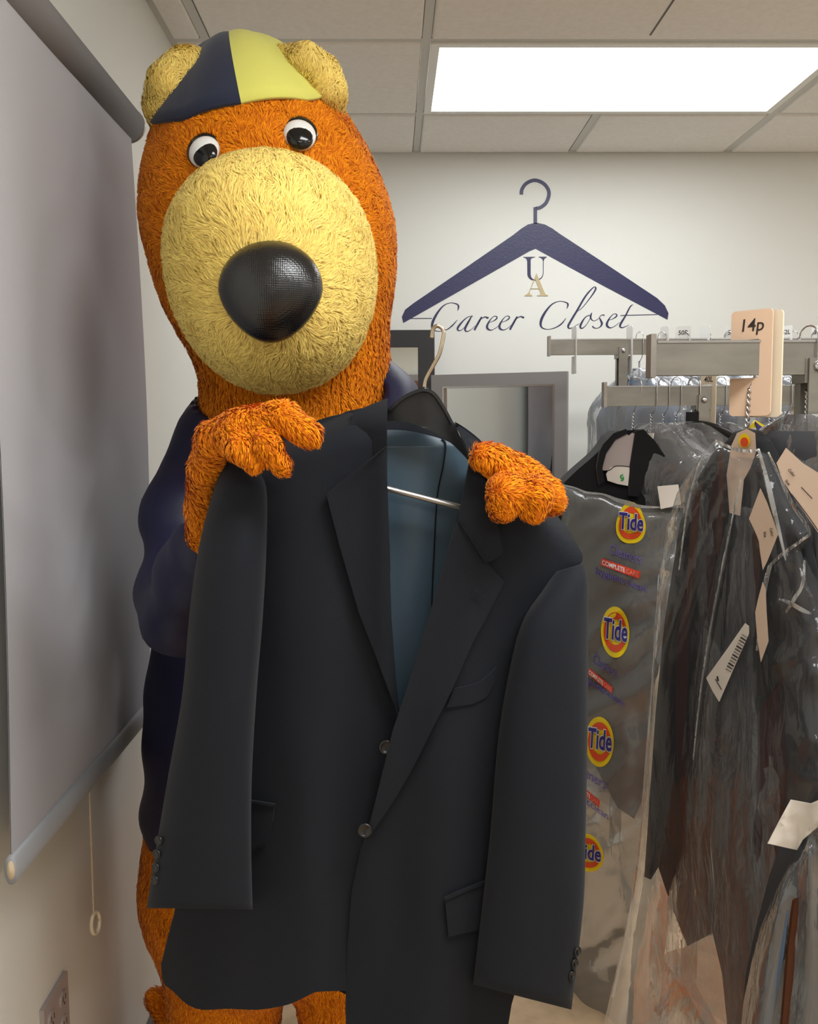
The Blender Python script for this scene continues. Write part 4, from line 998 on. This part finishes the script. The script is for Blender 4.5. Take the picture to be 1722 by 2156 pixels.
# pockets
sheet('chest_pocket', [(956,1450),(985,1444),(1011,1435),(1030,1420),(1045,1405),(1040,1440),(1026,1468),(994,1483),(940,1490)], lambda x, y: dR(x, y)-.0035, .003, M_SUIT, JK, 12)
sheet('pocket_flap', [(937,1896),(975,1880),(1018,1863),(1030,1862),(1030,1948),(1000,1960),(944,1973)], lambda x, y: dR(x, y)-.006, .004, M_SUIT, JK, 12)
strokes('pocket_welt', [[(936,1894,6),(975,1877,6),(1022,1858,6)]], dR, M_SUIT, JK, off=.009, thick=.004)
sheet('pocket_flap', [(500,1690),(529,1690),(578,1699),(574,1730),(563,1772),(529,1792),(500,1796)], lambda x, y: dL(x, y)-.008, .005, M_SUIT, JK, 12)
strokes('pocket_welt', [[(505,1688,6),(529,1689,6),(579,1697,6)]], dL, M_SUIT, JK, off=.012, thick=.004)
# sleeves
lsl = [(474,968,535,985,1.235,.030),(450,1030,560,1026,1.225,.046),(418,1155,561,1150,1.213,.055),(399,1290,553,1300,1.208,.058),(384,1460,540,1460,1.203,.056),(355,1628,530,1640,1.20,.052),(328,1788,529,1795,1.196,.047),(309,1912,532,1915,1.194,.042)]
ringtube('sleeve', lsl, M_SUIT, JK, wob=lambda x, y: .004*nz(x*.015, y*.006, 3))
rsl = [(1168,1204,1228,1186,1.235,.022),(1140,1246,1238,1226,1.222,.040),(1104,1300,1239,1290,1.215,.050),(1080,1376,1238,1376,1.21,.054),(1050,1544,1237,1544,1.203,.055),(1032,1754,1233,1754,1.198,.050),(1016,1900,1228,1910,1.195,.046),(996,2073,1203,2126,1.192,.040)]
ringtube('sleeve', rsl, M_SUIT, JK, wob=lambda x, y: .004*nz(x*.015, y*.006, 7))
# buttons
def button(px, py, Y, r, nx=0.0):
    V = []; Fc = []; c = at(px, py, Y); k = 16
    n = Vector((nx, -1, .05)).normalized(); e = n.cross(Vector((0, 0, 1))).normalized(); f = e.cross(n)
    for rr, dd in ((1, 0), (1, .002), (.8, .003), (.72, .0022), (.0, .0022)):
        for j in range(k): V.append(c+n*dd+(e*math.cos(2*PI*j/k)+f*math.sin(2*PI*j/k))*r*rr)
    for i in range(4):
        for j in range(k): Fc.append((i*k+j, i*k+(j+1) % k, (i+1)*k+(j+1) % k, (i+1)*k+j))
    return mesh('button', V, Fc, M_BUTTON, JK, True)
for px, py in ((335, 1769), (331, 1797), (329, 1826), (327, 1852)): button(px, py, 1.172, .0062, -.5)
for px, py in ((1215, 2002), (1209, 2027), (1203, 2052)): button(px, py, 1.172, .0058, .6)
button(813, 1573, 1.205, .010); button(768, 1748, 1.200, .010)

# ------------------------------------------------------------------ black hanger inside the jacket
HG = thing('coat_hanger', 'black plastic suit hanger with a metal hook inside the charcoal jacket', 'hanger', at(890, 900, 1.27))
hb_out = cr([(815,862),(845,836),(872,822),(896,817),(918,828),(938,858),(955,890),(985,945),(1060,1030),(1120,1095)], 4)+cr([(1112,1112),(1040,1045),(985,968),(940,925),(905,907),(860,890),(815,887),(760,900),(640,960),(560,1010)], 4)+cr([(556,985),(640,930),(740,885),(815,862)], 4)[:-1]
def dH(x, y): return 1.268+.00006*abs(x-890)
sheet('hanger_body', hb_out, dH, .016, M_BLACKP, HG, 20)
strokes('hanger_ridge', [[(820,864,5),(846,840,6),(872,826,6),(896,821,6),(916,832,6),(936,861,6),(952,892,5)]], dH, M_BLACKP, HG, off=.006, thick=.006)
hkp = [(893,822),(896,800),(912,770),(925,745),(932,716),(934,698),(927,688),(917,687),(911,696),(909,712)]
MB().tube([at(x, y, 1.268) for x, y in [tuple(p) for p in cr(hkp, 5)]], .0027, 8).obj('hook', M_BRASSY, HG, True)
MB().tube([at(893, 826, 1.268), at(894, 815, 1.268)], .0055, 10).obj('hook_collar', M_BLACKP, HG, True)
MB().tube([at(720, 1003, 1.27), at(817, 1029, 1.27), at(970, 1068, 1.27), at(1015, 1080, 1.27)], .0042, 10).obj('trouser_bar', M_SILVER, HG, True)

# ================================================================== the person in the plush animal costume
FG = thing('costumed_person', 'person in an orange plush animal costume with a navy top, holding up the suit jacket', 'person', (at(560, 1500, 1.86).x, 1.86, 0))
YH = 1.82
def A(px, py, Y): return np.array(at(px, py, Y))
def mp(px, Y=YH): return px*Y/F_PX
# ---- head and neck, body and legs: one continuous plush skin
hc = A(566, 470, YH)
SK_R = np.array((mp(252), .235, mp(348))); SK_K = .11
def skull_local(P): d = P-hc; d = d.copy(); d[:,0] += SK_K*d[:,2]; d[:,0] /= 1-.20*np.clip(d[:,2]/SK_R[2], 0, 1)**1.2; return d
_e0 = ell((0, 0, 0), SK_R)
skin = smin([lambda P: _e0(skull_local(P)),
             cap(A(582, 600, YH+.01), A(624, 780, YH+.02), mp(210), mp(178)), cap(A(624, 780, YH+.02), A(620, 900, YH+.02), mp(178), mp(172)),
             cap(A(612, 900, YH+.03), A(560, 1250, YH+.06), mp(176), .17),
             cap(A(560, 1250, YH+.06), A(540, 1850, YH+.06), .18, .235),
             cap(A(470, 1900, YH+.05), A(480, 2420, YH+.05), .135, .085),
             cap(A(735, 1900, YH+.05), A(760, 2420, YH+.05), .135, .085)], .05)
lo = np.array([hc[0]-.42, YH-.36, .02]); hi = np.array([hc[0]+.42, YH+.40, at(560, 100, YH).z+.06])
V, Q = surfnet(skin, lo, hi, .011)
visz = at(560, 1000, YH).z; lowz = at(560, 1760, YH).z
def keepf(c): return np.where(c[:,2] > visz, 1.0, np.where(c[:,2] < lowz, .8, .03))
muz_c = A(575, 560, YH-.25)
def flow_head(P):
    d = P-muz_c; d[:,1] *= .2; d /= np.linalg.norm(d, axis=1, keepdims=True)+1e-9
    t = np.clip((P[:,2]-at(560, 760, YH).z)/.2, 0, 1)[:,None]
    return d*t*.9+np.array([0, 0, -1.])*(1.1-t*.75)
furred('body', V, Q, M_ORANGE, FG, 260000, .0115, .0016, flow_head, lift=.42, clump=.009, cl=.55, back=.12, keep=keepf)
# ---- muzzle
mz = smin([ell(A(566, 522, 1.60), (mp(188, 1.6), .21, mp(168, 1.6))), ell(A(586, 640, 1.60), (mp(172, 1.6), .20, mp(172, 1.6))), ell(A(573, 575, 1.66), (mp(200, 1.64), .2, mp(216, 1.64)))], .05)
mcx = A(572, 575, 1.6)
V, Q = surfnet(mz, mcx-np.array([.24, .30, .28]), mcx+np.array([.24, .30, .28]), .009)
nose_c = A(570, 612, 1.385)
def flow_muz(P):
    d = P-nose_c; d[:,1] *= .3; return d/(np.linalg.norm(d, axis=1, keepdims=True)+1e-9)
furred('muzzle', V, Q, M_YELLOW, FG, 300000, .0145, .0015, flow_muz, lift=.42, clump=.011, cl=.55, back=.15, swirl=.55)
# ---- nose: padded, wide at the top, tapering below
NV = []; NF = []; n1, n2 = 40, 22
for i in range(n2+1):
    ph = -PI/2+PI*i/n2
    for j in range(n1):
        th = 2*PI*j/n1; x = math.cos(th)*math.cos(ph); z = math.sin(th)*math.cos(ph); y = -math.sin(ph)
        wx = 1.0-.20*max(0, -z)**1.2*(1.0)+.02*z; zz = z*(.98 if z > 0 else 1.04)
        NV.append(at(570, 612, 1.40)+Vector((x*wx*mp(109, 1.385), y*(.055 if y < 0 else .03), zz*mp(104, 1.385)+.02*x*mp(104, 1.385))))
for i in range(n2):
    for j in range(n1): NF.append((i*n1+j, i*n1+(j+1) % n1, (i+1)*n1+(j+1) % n1, (i+1)*n1+j))
mesh('nose', NV, NF, M_NOSE, FG, True)
# ---- ears
def ear(pts, rs, Y, name='ear'):
    P3 = [A(x, y, Y+dy) for x, y, dy in pts]
    f = smin(chain(P3, [mp(r, Y) for r in rs]), .02)
    lo_ = np.min(P3, 0)-.08; hi_ = np.max(P3, 0)+.08
    V, Q = surfnet(f, lo_, hi_, .007)
    return furred(name, V, Q, M_YELLOW, FG, 380000, .0105, .0016, (.1, -.3, .5), lift=.45, clump=.008, cl=.45, back=.4, swirl=.6)
ear([(358,274,.05),(350,225,.02),(361,180,0),(392,146,0),(432,128,.02)], [28, 37, 39, 34, 18], 1.70)
ear([(698,244,.05),(688,195,.01),(671,156,0),(640,130,0),(590,117,.02)], [24, 31, 32, 26, 14], 1.70)
def ear_in(c, r):
    V, Q = surfnet(ell(c, r), np.array(c)-np.array(r)-.02, np.array(c)+np.array(r)+.02, .008)
    mesh_np('ear_lining', V, Q, np.zeros((0, 3), int), M_EAR_IN, FG, vnormals(V, Q))
ear_in(A(652, 180, 1.74), (mp(26), .025, mp(40))); ear_in(A(392, 195, 1.75), (mp(24), .025, mp(36)))
# ---- eyes: plain round domes
def dome(name, px, py, Y, r, bulge, m, par, tilt=(0, -1, 0), ex=1.0, up_=0.0):
    c = at(px, py, Y); n = Vector(tilt).normalized(); e = n.cross(Vector((0, 0, 1))).normalized()*-1; f = e.cross(n)*-1
    V = []; Fc = []; k = 28
    for i in range(7):
        a = i/6*PI/2
        for j in range(k): V.append(c+(e*math.cos(2*PI*j/k)*ex+f*math.sin(2*PI*j/k))*r*math.cos(a)+n*bulge*math.sin(a))
    for i in range(6):
        for j in range(k): Fc.append((i*k+j, i*k+(j+1) % k, (i+1)*k+(j+1) % k, (i+1)*k+j))
    Fc.append(tuple(range(k-1, -1, -1)))
    return mesh(name, V, Fc, m, par, True)
def surf_y(px, py, pad=0.0):
    """depth of the plush skin under a pixel"""
    ys_ = np.linspace(1.3, 2.1, 400); d = skin(np.array([A(px, py, y) for y in ys_])); return float(ys_[np.argmax(d < 0)])-pad
for px, py, tx in ((430, 316, -.32), (629, 281, .18)):
    ye = surf_y(px, py)
    tl = (tx, -1, .30)
    rim = dome('eye', px, py, ye+.002, mp(39, ye), .016, M_BLACK, FG, tl)
    dome('eye_white', px+1, py+5, ye-.008, mp(34, ye), .018, M_WHITE, rim, tl)
    dome('pupil', px+2, py+9, ye-.019, mp(27, ye), .011, M_BLACK, rim, tl)
# ---- cap of alternating panels
CS = 1.045
def cap_pt(q): d = np.array(q)*SK_R*CS; d[0] *= 1-.20*min(1, max(0, d[2]/SK_R[2]))**1.2; d[0] -= SK_K*d[2]; return Vector(hc+d)
def unit_hit(px, py):
    ys_ = np.linspace(1.3, 2.1, 1600); P = np.array([A(px, py, y) for y in ys_]); u = skull_local(P)/(SK_R*CS); r = np.linalg.norm(u, axis=1)
    i = int(np.argmax(r < 1)) if (r < 1).any() else int(np.argmin(r)); return Vector(u[i]/r[i])
q1, q2, q3 = unit_hit(390, 247), unit_hit(507, 214), unit_hit(648, 207)
nrm = (q2-q1).cross(q3-q1).normalized()
if nrm.z < 0: nrm = -nrm
rim_a = math.acos(max(-1, min(1, nrm.dot(q2))))
sx = (q2-nrm*nrm.dot(q2)).normalized(); sy = nrm.cross(sx)
az = lambda q: math.atan2(q.dot(sy), q.dot(sx))
a1, a3 = az(q1), az(q3)
if a1 > a3: a1, a3 = a3, a1
bk = (2*PI+a1-a3)/4
SEAM = [a1, 0, a3, a3+bk, a3+2*bk, a3+3*bk, 2*PI+a1]
lft = 0 if az(q1) < az(q3) else 1          # which of the two front panels lies on the picture's left
for k in range(6):
    V3 = []; Fc = []; nu, nv = 12, 14
    for sc_ in (1.0, .975):
        for i in range(nv+1):
            for j in range(nu+1):
                a = SEAM[k]+(SEAM[k+1]-SEAM[k])*j/nu; rm = 1.0 if k < 2 else 1-.42*math.sin(PI*(a-a3)/(4*bk))**1.3; ph = rim_a*rm*(1-i/nv); puff = 1+.012*math.sin(PI*j/nu)*min(1, 2*(1-i/nv))
                q = nrm*math.cos(ph)+(sx*math.cos(a)+sy*math.sin(a))*math.sin(ph)
                V3.append(Vector(hc)+(cap_pt(q)-Vector(hc))*sc_*puff)
    n0 = (nv+1)*(nu+1)
    for i in range(nv):
        for j in range(nu):
            a = i*(nu+1)+j; Fc += [(a, a+1, a+nu+2, a+nu+1), (n0+a, n0+a+nu+1, n0+a+nu+2, n0+a+1)]
    for j in range(nu): Fc.append((j, n0+j, n0+j+1, j+1))
    mesh('cap_panel', V3, Fc, ([M_CAPN, M_CAPY, M_CAPY, M_CAPN, M_CAPY, M_CAPN] if lft == 0 else [M_CAPY, M_CAPN, M_CAPN, M_CAPY, M_CAPN, M_CAPY])[k], FG, True)
# ---- paws and furry forearm
def plush(name, fs, k, h, dens=360000, length=.0085, flow=(.3, 0, -.8), pad=.04, **kw):
    f = smin(fs[0], k); P3 = np.array(fs[1])
    V, Q = surfnet(f, P3.min(0)-pad, P3.max(0)+pad, h)
    return furred(name, V, Q, M_ORANGE, FG, dens, length, .0017, flow, lift=.42, clump=.007, cl=.45, back=.4, swirl=.6, **kw)
r_ = lambda px, Y=1.16: px*Y/F_PX
lp = [A(424, 1170, 1.36), A(424, 1070, 1.30), A(432, 985, 1.235), A(452, 925, 1.19), A(505, 905, 1.165)]
fA = [A(530, 893, 1.165), A(596, 878, 1.148), A(648, 914, 1.14)]
fB = [A(540, 905, 1.16), A(562, 935, 1.135), A(590, 980, 1.142)]
fC = [A(485, 915, 1.165), A(506, 945, 1.138), A(536, 974, 1.142)]
fT = [A(500, 905, 1.18), A(560, 935, 1.27), A(590, 985, 1.29)]
allp = lp+fA+fB+fC+fT
plush('paw', (chain(lp, [r_(30), r_(32), r_(32), r_(34), r_(40)])+chain(fA, [r_(34), r_(28), r_(25)])+chain(fB, [r_(28), r_(23), r_(20)])+chain(fC, [r_(28), r_(23), r_(19)])+chain(fT, [r_(30), r_(24), r_(20)]), allp), .007, .005, pad=.045)
q0 = [A(1010, 985, 1.36), A(1060, 990, 1.26), A(1090, 1000, 1.205)]
q1 = [A(1090, 1000, 1.205), A(1040, 970, 1.185), A(1018, 962, 1.175)]
q2 = [A(1085, 1010, 1.195), A(1064, 1040, 1.15), A(1058, 1066, 1.15)]
q3 = [A(1120, 1020, 1.195), A(1126, 1045, 1.15), A(1122, 1070, 1.15)]
q4 = [A(1110, 1010, 1.2), A(1150, 1040, 1.175), A(1160, 1056, 1.175)]
allq = q0+q1+q2+q3+q4
plush('paw', (chain(q0, [r_(38), r_(38), r_(40)])+chain(q1, [r_(36), r_(30), r_(26)])+chain(q2, [r_(34), r_(34), r_(29)])+chain(q3, [r_(32), r_(32), r_(27)])+chain(q4, [r_(36), r_(30), r_(26)]), allq), .007, .005, pad=.045, flow=(.6, 0, -.5))
# ---- navy top: loose sleeves and body
def wrink(f, amp=.006, s=26):
    def g(P): return f(P)+amp*(np.sin(P[:,2]*s+P[:,0]*17+np.sin(P[:,0]*23)*1.5)*.6+np.sin(P[:,2]*s*1.9-P[:,0]*31+P[:,1]*15)*.4)
    return g
shl = [A(500, 860, 1.86), A(452, 930, 1.80), A(388, 1080, 1.68), A(372, 1250, 1.56), A(395, 1300, 1.48)]
fore = [A(380, 1290, 1.50), A(402, 1215, 1.42), A(420, 1165, 1.37)]
shr = [A(690, 860, 1.88), A(790, 850, 1.86), A(850, 960, 1.74), A(940, 1075, 1.55), A(1010, 1020, 1.40)]
top = smin([cap(A(620, 905, YH+.05), A(565, 1150, YH+.07), .185, .20), cap(A(565, 1150, YH+.06), A(545, 1420, YH+.06), .20, .205), cap(A(545, 1430, YH+.06), A(545, 1680, YH+.06), .225, .237)]
           + chain(shl, [.075, .075, .068, .064, .060]) + chain(fore, [.060, .054, .046]) + chain(shr, [.08, .08, .066, .06, .055]), .035)
neck_cut = ell(A(608, 830, YH-.03), (mp(196), .30, mp(75)))
hem = at(560, 1782, YH).z
def topf(P):
    d = wrink(top)(P); d = np.maximum(d, hem+.02*np.sin(P[:,0]*9)-P[:,2]); return np.maximum(d, -neck_cut(P))
pts = np.array(shl+fore+shr+[A(545, 1700, YH)])
V, Q = surfnet(topf, np.array([-.62, 1.30, hem-.03]), np.array([.34, 2.14, at(620, 700, YH).z]), .011)
V = V.copy(); V[:,0] = np.maximum(V[:,0], XL+.02)
mesh_np('navy_top', V, Q, np.zeros((0, 3), int), M_NAVY, FG, vnormals(V, Q))
# ---- tail and feet
tl_ = [A(520, 2050, 2.02), A(430, 2180, 2.02), A(372, 2160, 2.0), A(330, 2105, 1.99)]
f = smin(chain(tl_, [.08, .05, .030, .024]), .02); P3 = np.array(tl_)
V, Q = surfnet(f, P3.min(0)-.1, P3.max(0)+.1, .009)
furred('tail', V, Q, M_ORANGE, FG, 150000, .010, .0016, (-.3, 0, .5), back=.2)
for px in (480, 760):
    a = A(px, 2480, YH+.05); a[2] = .07; b = a+np.array([-.02, -.26, 0.])
    f = smin([cap(a, b, .068, .062), cap(a+np.array([0, 0, .12]), a, .085, .07)], .03)
    g = lambda P, f=f: np.maximum(f(P), .004-P[:,2])
    V, Q = surfnet(g, np.minimum(a, b)-.12, np.maximum(a, b)+np.array([.12, .12, .26]), .010)
    furred('foot', V, Q, M_ORANGE, FG, 60000, .010, .0018, (0, -.3, -.6), back=.2)
